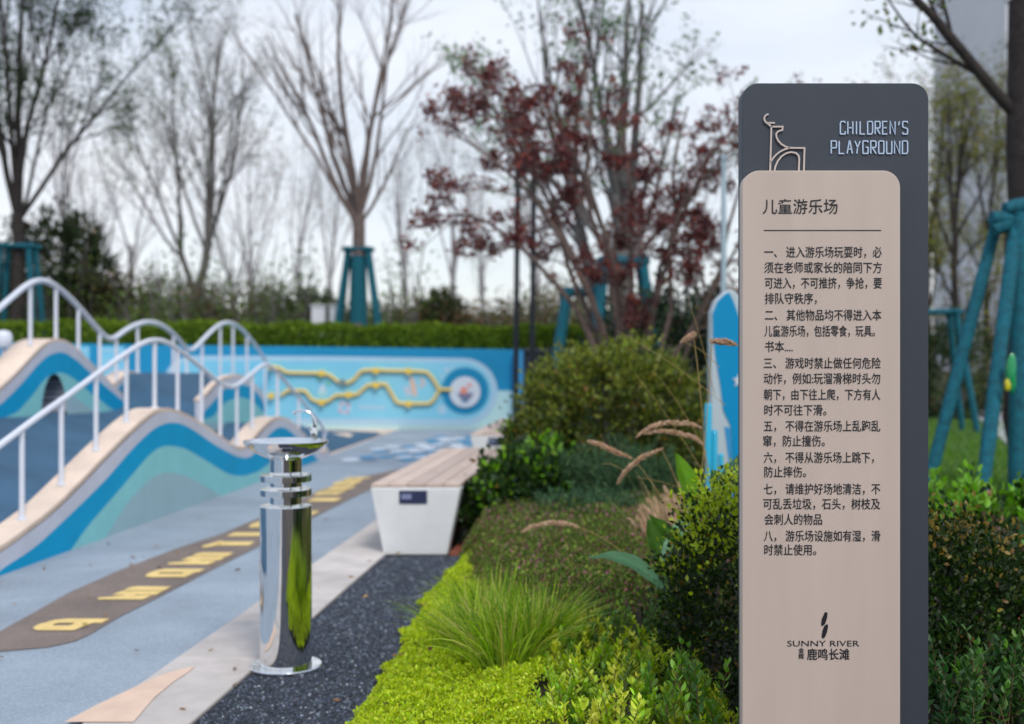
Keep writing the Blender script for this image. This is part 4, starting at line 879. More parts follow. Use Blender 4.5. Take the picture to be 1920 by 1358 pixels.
for a, b in (((1858, 408), (1925, 418)), ((1884, 392), (1960, 378)), ((1862, 432), (1925, 400))):
    A_, B_ = np.array(P(*a, YT-.35)), np.array(P(*b, YT-.3)); mb = MB(); mb.tube([A_, A_*.7+B_*.3, A_*.3+B_*.7, B_], [.05, .066, .058, .05], 12); smooth_angle(mb.build('crossbar', teal, pt_), 70)
gb = thing('plastic_bag', 'small green and yellow plastic bag tied to the teal prop', 'bag', P(1893, 752, YT-.8))
rgb_ = np.random.default_rng(9)
def blob(name, cx, cy, Y, rx, rz, m, parent, seed):
    rs = np.random.default_rng(seed); mb = MB(); pr2 = []
    n = 12; V = []; s_ = 14; c0 = P(cx, cy, Y)
    for i in range(n):
        th = math.pi*i/(n-1)
        for k in range(s_):
            a = 2*math.pi*k/s_; rr = 1+.25*math.sin(3*a+i*.7+seed)+rs.normal(0, .06); V.append((c0[0]+rx*math.sin(th)*math.cos(a)*rr, Y+rx*.7*math.sin(th)*math.sin(a)*rr, c0[2]+rz*math.cos(th)))
    Fc = [(i*s_+k, i*s_+(k+1) % s_, (i+1)*s_+(k+1) % s_, (i+1)*s_+k) for i in range(n-1) for k in range(s_)]
    return part(name, V, Fc, m, parent, smooth=True)
blob('bag_body', 1897, 700, YT-.85, .035, .15, mat('green_plastic', rgb(20, 150, 90), .25, coat=.4), gb, 2); blob('yellow_label', 1889, 722, YT-.9, .02, .045, mat('yellow_plastic', rgb(210, 200, 40), .3), gb, 4)

# ------------------------------------------------------------------ red maple
rng = np.random.default_rng(123); YM = 12.2
base = P(1172, 664, YM); mbz = .1
mp_ = thing('maple_tree', 'dark red leaved maple with many spreading stems behind the round shrub', 'tree', (base[0], YM, mbz))
stems = []
def mst(pts, r0, r1):
    p = np.array([[P(x, y, YM+dy)[0], YM+dy, P(x, y, YM+dy)[2]] for x, y, dy in pts]); s = np.linspace(0, len(p)-1, 9)
    q_ = np.stack([np.interp(s, np.arange(len(p)), p[:, k]) for k in range(3)], 1); q_[1:-1] += rng.normal(0, .012, (7, 3)); stems.append((q_, np.linspace(r0, r1, 9)))
mst([(1172, 860, 0), (1170, 760, 0), (1172, 650, 0), (1158, 540, -.1), (1120, 400, -.2), (1060, 250, -.3), (1010, 180, -.3)], .05, .012)
mst([(1180, 860, 0), (1184, 700, 0), (1180, 610, .1), (1190, 480, .3), (1180, 340, .4), (1165, 200, .4)], .045, .012)
mst([(1165, 860, 0), (1130, 680, -.1), (1090, 600, -.2), (1040, 530, -.3), (960, 440, -.5), (880, 400, -.6), (820, 405, -.7)], .04, .007)
mst([(1165, 860, 0), (1140, 640, -.1), (1090, 520, -.2), (1010, 380, -.3), (930, 300, -.4), (850, 250, -.5)], .04, .009)
mst([(1160, 860, 0), (1120, 620, .2), (1060, 500, .3), (1040, 380, .3), (990, 260, .3), (940, 190, .3)], .035, .009)
mst([(1190, 860, 0), (1205, 640, 0), (1240, 540, .1), (1270, 420, .2), (1260, 300, .2), (1290, 200, .2)], .04, .01)
mst([(1195, 860, 0), (1240, 700, -.1), (1300, 620, -.2), (1345, 520, -.3), (1370, 400, -.3), (1420, 250, -.3)], .04, .009)
mst([(1195, 860, 0), (1230, 690, -.2), (1262, 560, -.3), (1250, 470, -.3), (1290, 360, -.4), (1380, 270, -.4)], .035, .009)
mst([(1185, 860, 0), (1190, 640, -.2), (1150, 500, -.4), (1100, 350, -.6), (1110, 200, -.6), (1090, 130, -.6)], .03, .008)
mst([(1165, 860, 0), (1110, 560, .1), (1020, 360, .1), (930, 230, .1), (880, 180, .1)], .035, .008)
mst([(1175, 860, 0), (1150, 520, .2), (1080, 300, .3), (1020, 130, .3)], .035, .008)
mst([(1190, 860, 0), (1230, 520, .2), (1310, 330, .2), (1400, 190, .2)], .035, .008)
mst([(1200, 860, 0), (1275, 690, .1), (1330, 560, .2), (1400, 430, .3), (1460, 330, .3)], .03, .008)
for p, r in stems:
    v, f = tubes(p[None], r[None], 8); part('limb', v, f, bark_d if False else mat('maple_bark', (.15, .105, .09), .85, var=.4, scale=16), mp_, smooth=True)
cm = dict(n=[5, 4, 0], ang=[(25, 60), (25, 65), (0, 1)], ratio=[.55, .55, .5], trop=[.0, -.01, 0], wob=.12, rr=.6, tip=.3); cm['from'] = [.3, .2, 0]
outp = [[], [], []]
for p, r in stems:
    for k_ in range(9):
        u = rng.uniform(.42, 1.0); i = min(int(u*8), 7); dr = p[i+1]-p[i]; dr /= np.linalg.norm(dr); nd = perp(rng, dr, R(rng.uniform(25, 65)))
        grow(rng, p[i], nd, rng.uniform(.35, .75), max(.006, r[i]*.45), 0, cm, outp)
bl = [tubes(np.array([a for a, b in l]), np.array([b for a, b in l]), 4) for l in outp if l]
v, f = join(bl); part('branches', v, f, MATS['maple_bark'], mp_, kind='stuff')
arr = np.array([a for l in outp[1:] for a, b in l]); nl = 13500; cc = rng.choice(len(arr), int(len(arr)*.62), replace=False)
ii = cc[rng.integers(0, len(cc), nl)]; jj = rng.integers(2, 7, nl); pos = arr[ii, jj]+rng.normal(0, .03, (nl, 3))
axd = rng.normal(0, .6, (nl, 3))+np.array([0, -.1, -.35])
leafobj('foliage', pos, axd, rng.uniform(.034, .06, nl), [(rgb(106, 54, 54), 4), (rgb(84, 44, 48), 3), (rgb(142, 70, 58), 1.6), (rgb(122, 78, 68), 1.4)], mp_, LM, shape='star', rng=rng)

# ------------------------------------------------------------------ shrubs
def ellip(rng, n, c, rad, shell=.7, lumps=14, lamp=.22, zmin=None, per=26, sig=.085):
    K = max(20, n//per); d = rng.normal(size=(K, 3)); d /= np.linalg.norm(d, axis=1, keepdims=True)
    lc = rng.normal(size=(lumps, 3)); lc /= np.linalg.norm(lc, axis=1, keepdims=True)
    lum = np.max(np.clip((d@lc.T-.62)/.38, 0, 1), axis=1)*lamp*1.4
    rr = (shell+(1-shell)*rng.random(K)**.55)*(1-lamp*.75+lum)*rng.normal(1, .045, K); cp = d*rr[:, None]*np.array(rad)+np.array(c)
    cax = d+rng.normal(0, .5, (K, 3))+np.array([0, 0, .5]); cax /= np.linalg.norm(cax, axis=1, keepdims=True)
    k = rng.integers(0, K, n); mr = float(np.mean(rad)); u = rng.random((n, 1))
    p = cp[k]+cax[k]*(u-.5)*mr*sig*3.0+rng.normal(0, 1, (n, 3))*mr*sig*.62; dd = cax[k]*.9+(p-cp[k])/(mr*sig)*.35
    cb = rng.normal(1, .13, K)[k]
    if zmin is not None:
        q = p[:, 2] > zmin; p, dd, cb = p[q], dd[q], cb[q]
    return p, dd, cb
def shrub(name, label, c, rad, n, size, pal, seed, shape='rhomb', aspect=.5, shell=.72, zmin=None, m=LM, lumps=14, lamp=.22, toptint=None, up_=.35, rnd=.7, stems=14, group=None, cat='shrub', base=None, per=26, sig=.085):
    rg = np.random.default_rng(seed); zg = zmin if zmin is not None else 0.0
    t = thing(name, label, cat, (c[0], c[1], zg), group)
    p, d, cb = ellip(rg, n, c, rad, shell, lumps, lamp, zmin, per, sig); n = len(p)
    axd = d+rg.normal(0, rnd, (n, 3))+np.array([0, 0, up_]); cols = np.clip(palette(rg, n, pal)*cb[:, None]*.74, .004, .9)
    k = rg.random(n) < .018; cols[k] = palette(rg, int(k.sum()), [(rgb(140, 104, 62), 2), (rgb(176, 150, 70), 1)], .2)
    if toptint:
        col, thr, amt = toptint; hgt = (p[:, 2]-c[2])/rad[2]; lcl = np.sin(p[:, 0]*23+1)*np.sin(p[:, 1]*19)*np.sin(p[:, 2]*21+2); outer = np.linalg.norm((p-np.array(c))/np.array(rad), axis=1)
        pr_ = np.clip((hgt-thr)*1.3+lcl*.5, 0, 1)*np.clip((outer-.8)*5, 0, 1)*amt; k = rg.random(n) < pr_
        cols[k] = palette(rg, int(k.sum()), [(col, 1)], .18)
    leafobj('foliage', p, axd, rg.uniform(*size, n), None, t, m, shape=shape, aspect=aspect, rng=rg, cols=cols)
    st_ = []
    for k in range(stems):
        a = rg.uniform(0, 6.28); e_ = np.array([c[0]+rad[0]*.7*math.cos(a)*rg.random(), c[1]+rad[1]*.7*math.sin(a)*rg.random(), c[2]+rad[2]*rg.uniform(.2, .75)])
        b_ = np.array([c[0]+rg.normal(0, rad[0]*.08), c[1]+rg.normal(0, rad[1]*.08), zg]); s = np.linspace(0, 1, 6)[:, None]; q_ = b_*(1-s)+e_*s+rg.normal(0, .02, (6, 3)); q_[0] = b_; st_.append((q_, np.linspace(.012, .004, 6)))
    v, f = tubes(np.array([a for a, b in st_]), np.array([b for a, b in st_]), 5); part('stems', v, f, bark_g, t, kind='stuff')
    return t
GD = rgb(44, 70, 30); GM = rgb(74, 104, 40); GY = rgb(132, 140, 48); GL_ = rgb(120, 160, 56); OR = rgb(168, 136, 40)
# big round shrub
c = P(1146, 780, 9.6)
shrub('round_shrub', 'large rounded green and yellow tinged shrub behind the bench', (c[0], 9.7, .58), (.76, .74, .74), 33000, (.035, .062), [(rgb(100, 116, 48), 3), (rgb(82, 100, 42), 3), (rgb(134, 142, 54), 2.2), (rgb(60, 76, 32), 1.5), (OR, .3)], 201, aspect=.5, shell=.6, zmin=.05, lumps=34, lamp=.24, toptint=(rgb(130, 140, 52), .1, .55), per=30, sig=.075)
# leafy shrub by the bench
shrub('leafy_shrub', 'leafy mid green shrub touching the near bench', (P(1000, 0, 7.9)[0], 7.95, .25), (.39, .42, .42), 10500, (.038, .062), [(rgb(58, 88, 40), 3), (rgb(44, 70, 32), 3), (rgb(84, 120, 44), 1.0)], 202, shape='oval', aspect=.62, shell=.6, zmin=.05, lumps=22, lamp=.3, toptint=(rgb(120, 170, 40), .2, .3))
shrub('leafy_shrub', 'low leafy green shrub filling the gap between the near bench and the heather', (P(940, 0, 7.75)[0], 7.85, .15), (.20, .30, .30), 3600, (.035, .055), [(rgb(62, 92, 42), 3), (rgb(46, 72, 32), 3), (rgb(88, 124, 46), 1)], 207, shape='oval', aspect=.6, shell=.55, zmin=.03, lumps=14, lamp=.3, toptint=(rgb(126, 176, 44), .2, .3))
shrub('leafy_shrub', 'taller leafy green shrub against the far bench end', (P(1015, 0, 9.8)[0], 10.1, .40), (.30, .45, .38), 4200, (.04, .06), [(rgb(62, 88, 38), 3), (rgb(48, 70, 32), 3), (rgb(92, 122, 48), 1)], 203, shape='oval', aspect=.6, shell=.6, zmin=.05, lumps=18, lamp=.3, toptint=(rgb(140, 190, 50), .0, .3))
shrub('leafy_shrub', 'small green shrub with yellow blooms below the feathery bush', (P(1030, 0, 8.0)[0]+.03, 8.1, .14), (.30, .35, .27), 3800, (.04, .065), [(rgb(58, 90, 38), 3), (rgb(44, 70, 30), 3), (rgb(206, 190, 60), .12)], 204, shape='oval', aspect=.6, shell=.6, zmin=.03, lumps=14, lamp=.3)
# dark evergreen behind the maple
shrub('evergreen_shrub', 'tall dark evergreen shrub between the maple stems and the play board', (P(1275, 0, 14.5)[0], 14.6, .95), (1.15, .8, 1.1), 14000, (.06, .10), [(rgb(38, 60, 36), 3), (rgb(28, 44, 26), 3), (rgb(66, 92, 56), 1.2)], 205, shape='rhomb', aspect=.5, shell=.5, zmin=.05, lumps=22, m=LMD)
shrub('evergreen_shrub', 'low dark green shrub under the maple right of the round shrub', (P(1310, 0, 10.6)[0], 10.8, .42), (.6, .5, .46), 9000, (.04, .07), [(rgb(50, 74, 36), 3), (rgb(36, 54, 26), 3), (rgb(86, 100, 46), 1)], 206, shell=.55, zmin=.05, lumps=18, m=LMD)

# feathery plants: thin needles on arching shoots
def feathery(name, label, c, rad, shoots, seed, pal, needle=(.02, .04), cat='plant', zg=.1, spread=.5):
    rg = np.random.default_rng(seed); t = thing(name, label, cat, (c[0], c[1], zg)); pos = []; ax_ = []
    st_ = []
    for k in range(shoots):
        a = rg.uniform(0, 6.28); r0 = rg.random()**.5*.6; b_ = np.array([c[0]+rad[0]*r0*math.cos(a), c[1]+rad[1]*r0*math.sin(a), zg])
        lean = np.array([math.cos(a)*spread*r0+rg.normal(0, .15), math.sin(a)*spread*r0+rg.normal(0, .15), 1.0]); Lh = rad[2]*rg.uniform(.6, 1.1)*(1.05-.4*r0)
        s = np.linspace(0, 1, 6)[:, None]; q_ = b_+lean*Lh*s+np.array([math.cos(a), math.sin(a), -.3])*.12*Lh*s**2; st_.append((q_, np.linspace(.003, .001, 6)))
        m_ = 70; u = rg.uniform(.1, 1, m_); pp_ = np.stack([np.interp(u, s[:, 0], q_[:, j]) for j in range(3)], 1); pos.append(pp_)
        ax_.append(rg.normal(0, .8, (m_, 3))+lean)
    pos = np.concatenate(pos); ax_ = np.concatenate(ax_); leafobj('needles', pos, ax_, rg.uniform(*needle, len(pos)), pal, t, LMM, aspect=.16, rng=rg)
    v, f = tubes(np.array([a for a, b in st_]), np.array([b for a, b in st_]), 4); part('shoots', v, f, mat('green_stem', rgb(60, 80, 44), .8), t, kind='stuff'); return t
feathery('feathery_shrub', 'dark blue green feathery shrub in front of the round shrub', (P(1165, 0, 7.6)[0], 7.8, 0), (.38, .4, .62), 420, 301, [(rgb(66, 96, 66), 3), (rgb(92, 122, 82), 2.4), (rgb(46, 68, 48), 2)], needle=(.03, .055))
feathery('feathery_shrub', 'lower feathery green bush beside the pampas plumes', (P(1105, 0, 7.0)[0], 7.1, 0), (.28, .3, .40), 260, 302, [(rgb(70, 104, 74), 3), (rgb(98, 132, 92), 2.2), (rgb(50, 74, 54), 2)], needle=(.03, .05))

# heather-like ground cover with pink tips
def carpet(name, label, poly_fn, n, zf_, size, pal, seed, shape='rhomb', aspect=.5, m=LMM, up_=.8, kind='stuff', cat='ground cover', rnd=.6):
    rg = np.random.default_rng(seed); x, y = poly_fn(rg, n); z = zf_(rg, x, y); pos = np.stack([x, y, z], 1)
    axd = rg.normal(0, rnd, (len(x), 3))+np.array([0, -.1, up_]); o = leafobj(name, pos, axd, rg.uniform(*size, len(x)), pal, None, m, shape=shape, aspect=aspect, rng=rg)
    return tag(o, label, cat)
def fbm(x, y, s): return .5*np.sin(x*s+1.3*np.sin(y*s*.7))*np.cos(y*s*.9+.8*np.sin(x*s*1.3))+.3*np.sin(x*s*2.3+2)*np.sin(y*s*2.7+1)
def heath(rg, n):
    y = rg.uniform(4.7, 7.6, n); x = -.40+rg.random(n)*1.75; k = (x > np.where(y < 7, sedR(y)-.02, bedL(y)+.02))&(x < .30+.17*y); return x[k], y[k]
def heh(x, y): return np.clip(.23+.05*fbm(x, y, 7)+.03*fbm(x+1, y, 17), .02, 1)*np.clip((x-np.where(y < 7, sedR(y), bedL(y)))/.2+.3, .25, 1)
carpet('heather', 'purple tipped green heather ground cover in the planting bed', heath, 90000,
       lambda rg, x, y: bedz(x, y)+heh(x, y)*rg.uniform(.4, 1.08, len(x)), (.012, .026),
       [(rgb(104, 128, 56), 4), (rgb(76, 100, 42), 4), (rgb(142, 160, 72), 1.6), (rgb(154, 106, 106), 1.2), (rgb(126, 90, 74), 1.2)], 401, aspect=.5)
rg = np.random.default_rng(402); n = 1300; x, y = heath(rg, n); z = bedz(x, y)+heh(x, y)*1.03+rg.normal(.0, .008, len(x))
k = fbm(x+3, y, 5) > -.05; x, y, z = x[k], y[k], z[k]
o = leafobj('pink_blossoms', np.stack([x, y, z], 1), rg.normal(0, .5, (len(x), 3))+[0, 0, .6], rg.uniform(.010, .017, len(x)), [(rgb(196, 120, 160), 2), (rgb(170, 110, 130), 3)], None, LMM, aspect=.9, rng=rg); tag(o, 'tiny pink blossoms scattered over the heather', 'flowers')
# lime sedum carpet
def sedum(rg, n):
    y = rg.uniform(3.3, 7.05, n); x = rg.uniform(-.62, .2, n)
    L_ = bedL(y)+.03*np.sin(y*9)+.015*np.sin(y*31)
    R_ = sedR(y)+.04*np.sin(y*13)+rg.normal(0, .03, n); k = (x > L_)&(x < R_); return x[k], y[k]
def sedz(rg, x, y):
    L_ = bedL(y)
    return bedz(x, y)+np.clip((x-L_)/.10, .12, 1)**.6*(.085+.035*fbm(x, y, 14)+.028*fbm(x+5, y, 31))*rg.uniform(.72, 1.03, len(x))
carpet('lime_sedum', 'bright lime green sedum carpet edging the dark gravel', sedum, 150000, sedz, (.009, .017), [(rgb(192, 210, 44), 4), (rgb(176, 198, 40), 3), (rgb(208, 222, 72), 2), (rgb(150, 170, 36), 1)], 403, aspect=.6, m=LM, up_=.6)

# sedge tufts
def tuft(name, label, cx, cy, zg, n, Lr, seed, pal, spread=.6, wid=.008, cat='grass', arch=.7, group=None, r0=.08):
    rg = np.random.default_rng(seed); t = thing(name, label, cat, (cx, cy, zg), group); m_ = 7
    a = rg.uniform(0, 6.28, n); rr0 = rg.random(n)**.5*r0; Lh = rg.uniform(*Lr, n); tilt = rg.random(n)*spread; s = np.linspace(0, 1, m_)
    d = np.stack([np.cos(a), np.sin(a)], 1); pts = np.zeros((n, m_, 3)); out_ = (tilt[:, None]*s+arch*tilt[:, None]*s**2.2)*Lh[:, None]
    pts[:, :, 0] = cx+d[:, :1]*(rr0[:, None]+out_)+(rg.normal(0, .10, (n, 1))*Lh[:, None])*s**1.5; pts[:, :, 1] = cy+d[:, 1:]*(rr0[:, None]+out_)
    pts[:, :, 2] = zg+Lh[:, None]*(s-(.32+arch*.35)*tilt[:, None]*s**2.6)
    side = np.stack([-d[:, 1], d[:, 0], np.zeros(n)], 1)+rg.normal(0, .5, (n, 3)); side /= np.linalg.norm(side, axis=1, keepdims=True)
    w_ = wid*rg.uniform(.6, 1.2, n)[:, None]*np.array([.7, 1, 1, .9, .75, .5, .06])[None]
    V = np.stack([pts-side[:, None]*w_[..., None]/2, pts+side[:, None]*w_[..., None]/2], 2).reshape(-1, 3)
    i0 = (np.arange(n)[:, None]*m_+np.arange(m_-1)[None]).reshape(-1)*2; Fc = np.stack([i0, i0+1, i0+3, i0+2], 1)
    part('blades', V, Fc, LGR, t, cols=np.repeat(palette(rg, n, pal), m_*2, 0), kind='stuff'); return t
sp_ = [(rgb(144, 172, 46), 4), (rgb(104, 140, 36), 4), (rgb(180, 200, 84), 1.8), (rgb(204, 190, 110), .8)]
for i, (px_, py_, lab) in enumerate([(892, 1235, 'leftmost sedge grass tuft rising from the lime sedum'), (950, 1285, 'largest green sedge grass tuft in the middle of the lime sedum'), (1005, 1260, 'right hand sedge grass tuft touching the heather'), (930, 1195, 'rear sedge grass tuft next to the gravel')]):
    x, y = G(px_, py_, .1); tuft('sedge_tuft', lab, x, y, float(bedz(x, y))+.02, [420, 560, 440, 380][i], (.16, .34), 500+i, sp_, spread=.64, wid=.0055, group='sedge tufts in the sedum', r0=.10)

# tan plume grass mass and arching plumes
tuft('plume_grass', 'clump of long thin grass blades behind the box shrub', P(1285, 0, 5.6)[0], 5.7, .12, 110, (.35, .7), 520, [(rgb(150, 150, 90), 2), (rgb(176, 156, 116), 3), (rgb(96, 116, 60), 2)], spread=.35, wid=.004, r0=.1)
tan = [(rgb(214, 186, 158), 3), (rgb(190, 158, 130), 3), (rgb(228, 204, 180), 1.5)]
def plume(parent, pts, r, seed, dens=900, pal=tan, hair=(.012, .026)):
    rg = np.random.default_rng(seed); p = np.array(pts, float); s = np.linspace(0, len(p)-1, 24); q_ = np.stack([np.interp(s, np.arange(len(p)), p[:, k]) for k in range(3)], 1)
    for _ in range(2): q_[1:-1] = (q_[:-2]+q_[1:-1]*2+q_[2:])/4
    T = np.gradient(q_, axis=0); T /= np.linalg.norm(T, axis=1)[:, None]; u = rg.random(dens)*23; i = np.minimum(u.astype(int), 22); f = (u-i)[:, None]
    c_ = q_[i]*(1-f)+q_[i+1]*f; rn = rg.normal(size=(dens, 3)); rn /= np.linalg.norm(rn, axis=1)[:, None]
    env = np.sin(np.clip(u/23, .02, .99)*math.pi)**.55; pos = c_+rn*r*.35*env[:, None]; ax_ = T[i]*1.4+rn*.7
    V, Fc, k = leafgeo(pos, ax_, rg.uniform(*hair, dens)*(.5+.5*env), .16, .1, 'rhomb', rg)
    return part('plume', V, Fc, LMM, parent, cols=np.repeat(palette(rg, dens, pal, .15), k, 0))
pg = thing('fountain_grass', 'fountain grass with tan arching plumes reaching over the bed', 'ornamental grass', (P(1290, 0, 4.9)[0], 5.0, .12))
stem_m = mat('straw_stem', rgb(176, 150, 92), .7, var=.2, scale=20)
PL = [([(1187, 860), (1160, 850), (1130, 836), (1105, 828)], 5.0, (1330, 960)), ([(1156, 909), (1172, 885), (1200, 860), (1240, 842)], 4.9, (1330, 1010)), ([(1190, 822), (1215, 803), (1250, 792), (1290, 794), (1312, 801)], 5.0, (1345, 900)),
      ([(1205, 814), (1235, 808), (1270, 812), (1300, 820), (1316, 832)], 5.0, (1345, 900)), ([(975, 1000), (995, 988), (1030, 980), (1062, 982), (1082, 988)], 5.2, (1240, 1040)), ([(1385, 648), (1365, 642), (1335, 640)], 4.2, (1270, 770)),
      ([(1275, 643), (1290, 634), (1300, 628)], 4.6, (1330, 800))]
for i, (pp_, Y_, ft_) in enumerate(PL):
    w3d = [P(x, y, Y_) for x, y in pp_]; plume(pg, w3d, .011, 600+i, 900, hair=(.014, .028))
    a = np.array(w3d[0] if abs(pp_[0][0]-ft_[0]) < abs(pp_[-1][0]-ft_[0]) else w3d[-1]); b_ = np.array([P(*ft_, Y_)[0], Y_+.1, .15]); mid = (a+b_)/2+np.array([0.05, 0, .12]); s = np.linspace(0, 1, 9)[:, None]
    q_ = (1-s)**2*a+2*s*(1-s)*mid+s**2*b_; v, f = tubes(q_[None], np.full((1, 9), .0016), 5); part('stem', v, f, stem_m, pg)
for (x0_, y0_, x1_, y1_, Y_) in [(1190, 700, 1330, 905, 4.8), (1230, 700, 1325, 850, 4.8), (1195, 895, 1345, 950, 4.6), (1290, 560, 1340, 740, 4.8), (1155, 620, 1360, 760, 4.9), (1180, 895, 1130, 870, 4.9), (1275, 640, 1350, 690, 4.7)]:
    a, b_ = np.array(P(x0_, y0_, Y_)), np.array(P(x1_, y1_, Y_+.1)); s = np.linspace(0, 1, 7)[:, None]; q_ = a*(1-s)+b_*s+np.array([0, 0, .02])*np.sin(s*math.pi); v, f = tubes(q_[None], np.linspace(.0007, .0014, 7)[None], 4); part('stem', v, f, stem_m, pg)
pm = thing('pampas_clump', 'dense clump of short pale tan plumes behind the broad leaves', 'ornamental grass', (P(1235, 0, 5.9)[0], 6.0, .12))
rg = np.random.default_rng(77)
for i in range(110):
    Y_ = rg.uniform(5.7, 6.3); bxp = rg.uniform(1190, 1295); tipx = 1175+ (bxp-1190)*1.0+rg.uniform(-25, 15); tipy = np.interp(tipx, [1160, 1200, 1250, 1300], [980, 940, 895, 875])+rg.uniform(0, 130)
    a = np.array(P(tipx, tipy, Y_)); lean = rg.uniform(15, 60); b_ = np.array(P(tipx+lean*.8, tipy+rg.uniform(55, 95), Y_)); plume(pm, [a, a*.55+b_*.45+np.array([0, 0, .012]), b_], .022, 700+i, 260, hair=(.018, .036))
    s = np.linspace(0, 1, 6)[:, None]; g_ = np.array([P(1265, 0, Y_)[0]+rg.normal(0, .05), Y_, .12]); q_ = b_*(1-s)+g_*s; v, f = tubes(q_[None], np.full((1, 6), .0014), 4); part('stem', v, f, stem_m, pm)

# broad canna-like leaves
cn = thing('broadleaf_plant', 'plant with large pointed blue green leaves left of the sign', 'plant', (P(1300, 0, 4.5)[0], 4.55, .12))
def bleaf(base_, tip, wpx, Y_, col, seed, bend=.05, twist=0.0, back=0.0):
    a = np.array(P(*base_, Y_)); b_ = np.array(P(*tip, Y_-back)); n = 14; s = np.linspace(0, 1, n); W = wpx/F*Y_/2; dr = b_-a; Ln = np.linalg.norm(dr); dr /= Ln
    sd = np.cross(dr, [0, 1, 0.0]); sd /= np.linalg.norm(sd); sd = sd*math.cos(twist)+np.array([0, 1.0, 0])*math.sin(twist); nr = np.cross(sd, dr)
    V = []; 
    for i, u in enumerate(s):
        c_ = a+(b_-a)*u+np.array([0, 0, bend*math.sin(math.pi*u)])+nr*.0; w_ = W*(math.sin(math.pi*min(1, u*.93+.07))**.8)*(1-.25*u)
        if i == n-1: w_ = .0008
        for k_, q_ in enumerate((-1, -.5, 0, .5, 1)): V.append(c_+sd*w_*q_+nr*(abs(q_)*w_*.28+.004*math.sin(u*19+q_*3+seed)))
    Fc = [(5*i+k_, 5*i+k_+1, 5*i+6+k_, 5*i+5+k_) for i in range(n-1) for k_ in range(4)]
    cols = np.repeat(np.array([col]), len(V), 0)*np.random.default_rng(seed).uniform(.9, 1.1, (len(V), 1)); cols[2::5] *= 1.25
    return part('leaf', V, Fc, leafmat('broad_leaf', .3, .38, .5), cn, smooth=True, cols=cols)
cg1 = np.array(rgb(138, 184, 142)); cg2 = np.array(rgb(110, 158, 44)); cg3 = np.array(rgb(70, 112, 82)); cg4 = np.array(rgb(84, 124, 50))
bleaf((1322, 968), (1266, 848), 46, 4.6, cg2, 1, .0, .35); bleaf((1300, 975), (1276, 880), 30, 4.75, cg3, 2, 0, .8); bleaf((1252, 1110), (1104, 1045), 34, 4.4, cg1, 3, .05, .5, .1)
bleaf((1285, 1030), (1216, 965), 34, 4.6, cg4, 4, 0, .5); bleaf((1240, 1050), (1320, 985), 36, 4.65, cg1, 5, .06, .3); bleaf((1248, 1060), (1214, 972), 40, 4.7, cg4*.8, 6, 0, .3)
bleaf((1330, 960), (1388, 850), 44, 4.5, cg3*.9, 7, .0, .6); bleaf((1360, 930), (1335, 880), 40, 4.7, cg3, 8, 0, .2); bleaf((1260, 1125), (1225, 1085), 30, 4.3, cg1*.8, 9, .0, .6)
bleaf((1350, 985), (1300, 930), 40, 4.8, cg4*.9, 10, 0, .5); bleaf((1236, 1150), (1250, 1060), 26, 4.5, cg4*.8, 11, 0, .9)
for (x_, y_) in ((1290, 1000), (1330, 990), (1250, 1090)):
    a = np.array(P(x_, y_, 4.6)); b_ = np.array([P(1300, 0, 4.6)[0], 4.6, .12]); v, f = tubes(np.linspace(b_, a, 6)[None], np.linspace(.008, .005, 6)[None], 7); part('stalk', v, f, MATS['green_stem'], cn)
tw = thing('twiggy_stems', 'thin bare dark twigs reaching up beside the cyan tubes', 'twigs', (P(1345, 0, 5)[0], 5, .12))
rg = np.random.default_rng(88)
for i in range(26):
    a = np.array([P(rg.uniform(1300, 1400), 0, 5)[0], 5+rg.uniform(-.2, .2), .15]); d = np.array([rg.uniform(-.12, .18), rg.uniform(-.1, .1), rg.uniform(.5, .72)]); s = np.linspace(0, 1, 7)[:, None]
    q_ = a+d*s+np.array([rg.normal(0, .08), 0, 0])*s**2; v, f = tubes(q_[None], np.linspace(.0022, .0009, 7)[None], 4); part('twig', v, f, mat('twig_purple', rgb(92, 66, 62), .8), tw)

# box shrub in focus behind the sign
boxpal = [(rgb(44, 68, 26), 4), (rgb(58, 84, 30), 3), (rgb(34, 52, 22), 3), (rgb(88, 110, 40), 1.2)]
shrub('box_shrub', 'dense small leaved box shrub with yellow green tips left behind the sign', (P(1412, 0, 4.05)[0], 4.05, .36), (.29, .40, .46), 28000, (.014, .024), boxpal+[(rgb(150, 110, 50), .25)], 801, shape='oval', aspect=.6, shell=.62, zmin=.05, lumps=34, lamp=.30, toptint=(rgb(172, 190, 46), .34, .9), m=LM, per=20, sig=.075)
shrub('box_shrub', 'dense box shrub with orange tinged tips right of the sign', (P(1745, 0, 4.1)[0], 4.15, .32), (.36, .42, .40), 24000, (.014, .026), boxpal, 802, shape='oval', aspect=.6, shell=.62, zmin=.05, lumps=30, lamp=.28, toptint=(rgb(140, 118, 56), .62, .6), m=LM, per=20, sig=.075)
lp1 = [(rgb(44, 78, 34), 3), (rgb(60, 98, 40), 3), (rgb(34, 56, 28), 3), (rgb(112, 160, 50), .9)]
shrub('glossy_shrub', 'glossy leaved green shrub at the lower right corner', (P(1890, 0, 4.3)[0], 4.35, .22), (.42, .45, .36), 5200, (.03, .05), lp1, 803, shape='oval', aspect=.48, shell=.55, zmin=.03, lumps=24, lamp=.3, m=LM)
shrub('glossy_shrub', 'glossy shrub with bright new leaves below the teal props', (P(1850, 0, 5.4)[0], 5.5, .22), (.62, .5, .38), 8200, (.035, .06), lp1+[(rgb(190, 160, 60), .15)], 804, shape='oval', aspect=.55, shell=.55, zmin=.03, lumps=26, lamp=.3, m=LM, toptint=(rgb(118, 170, 46), .2, .8))
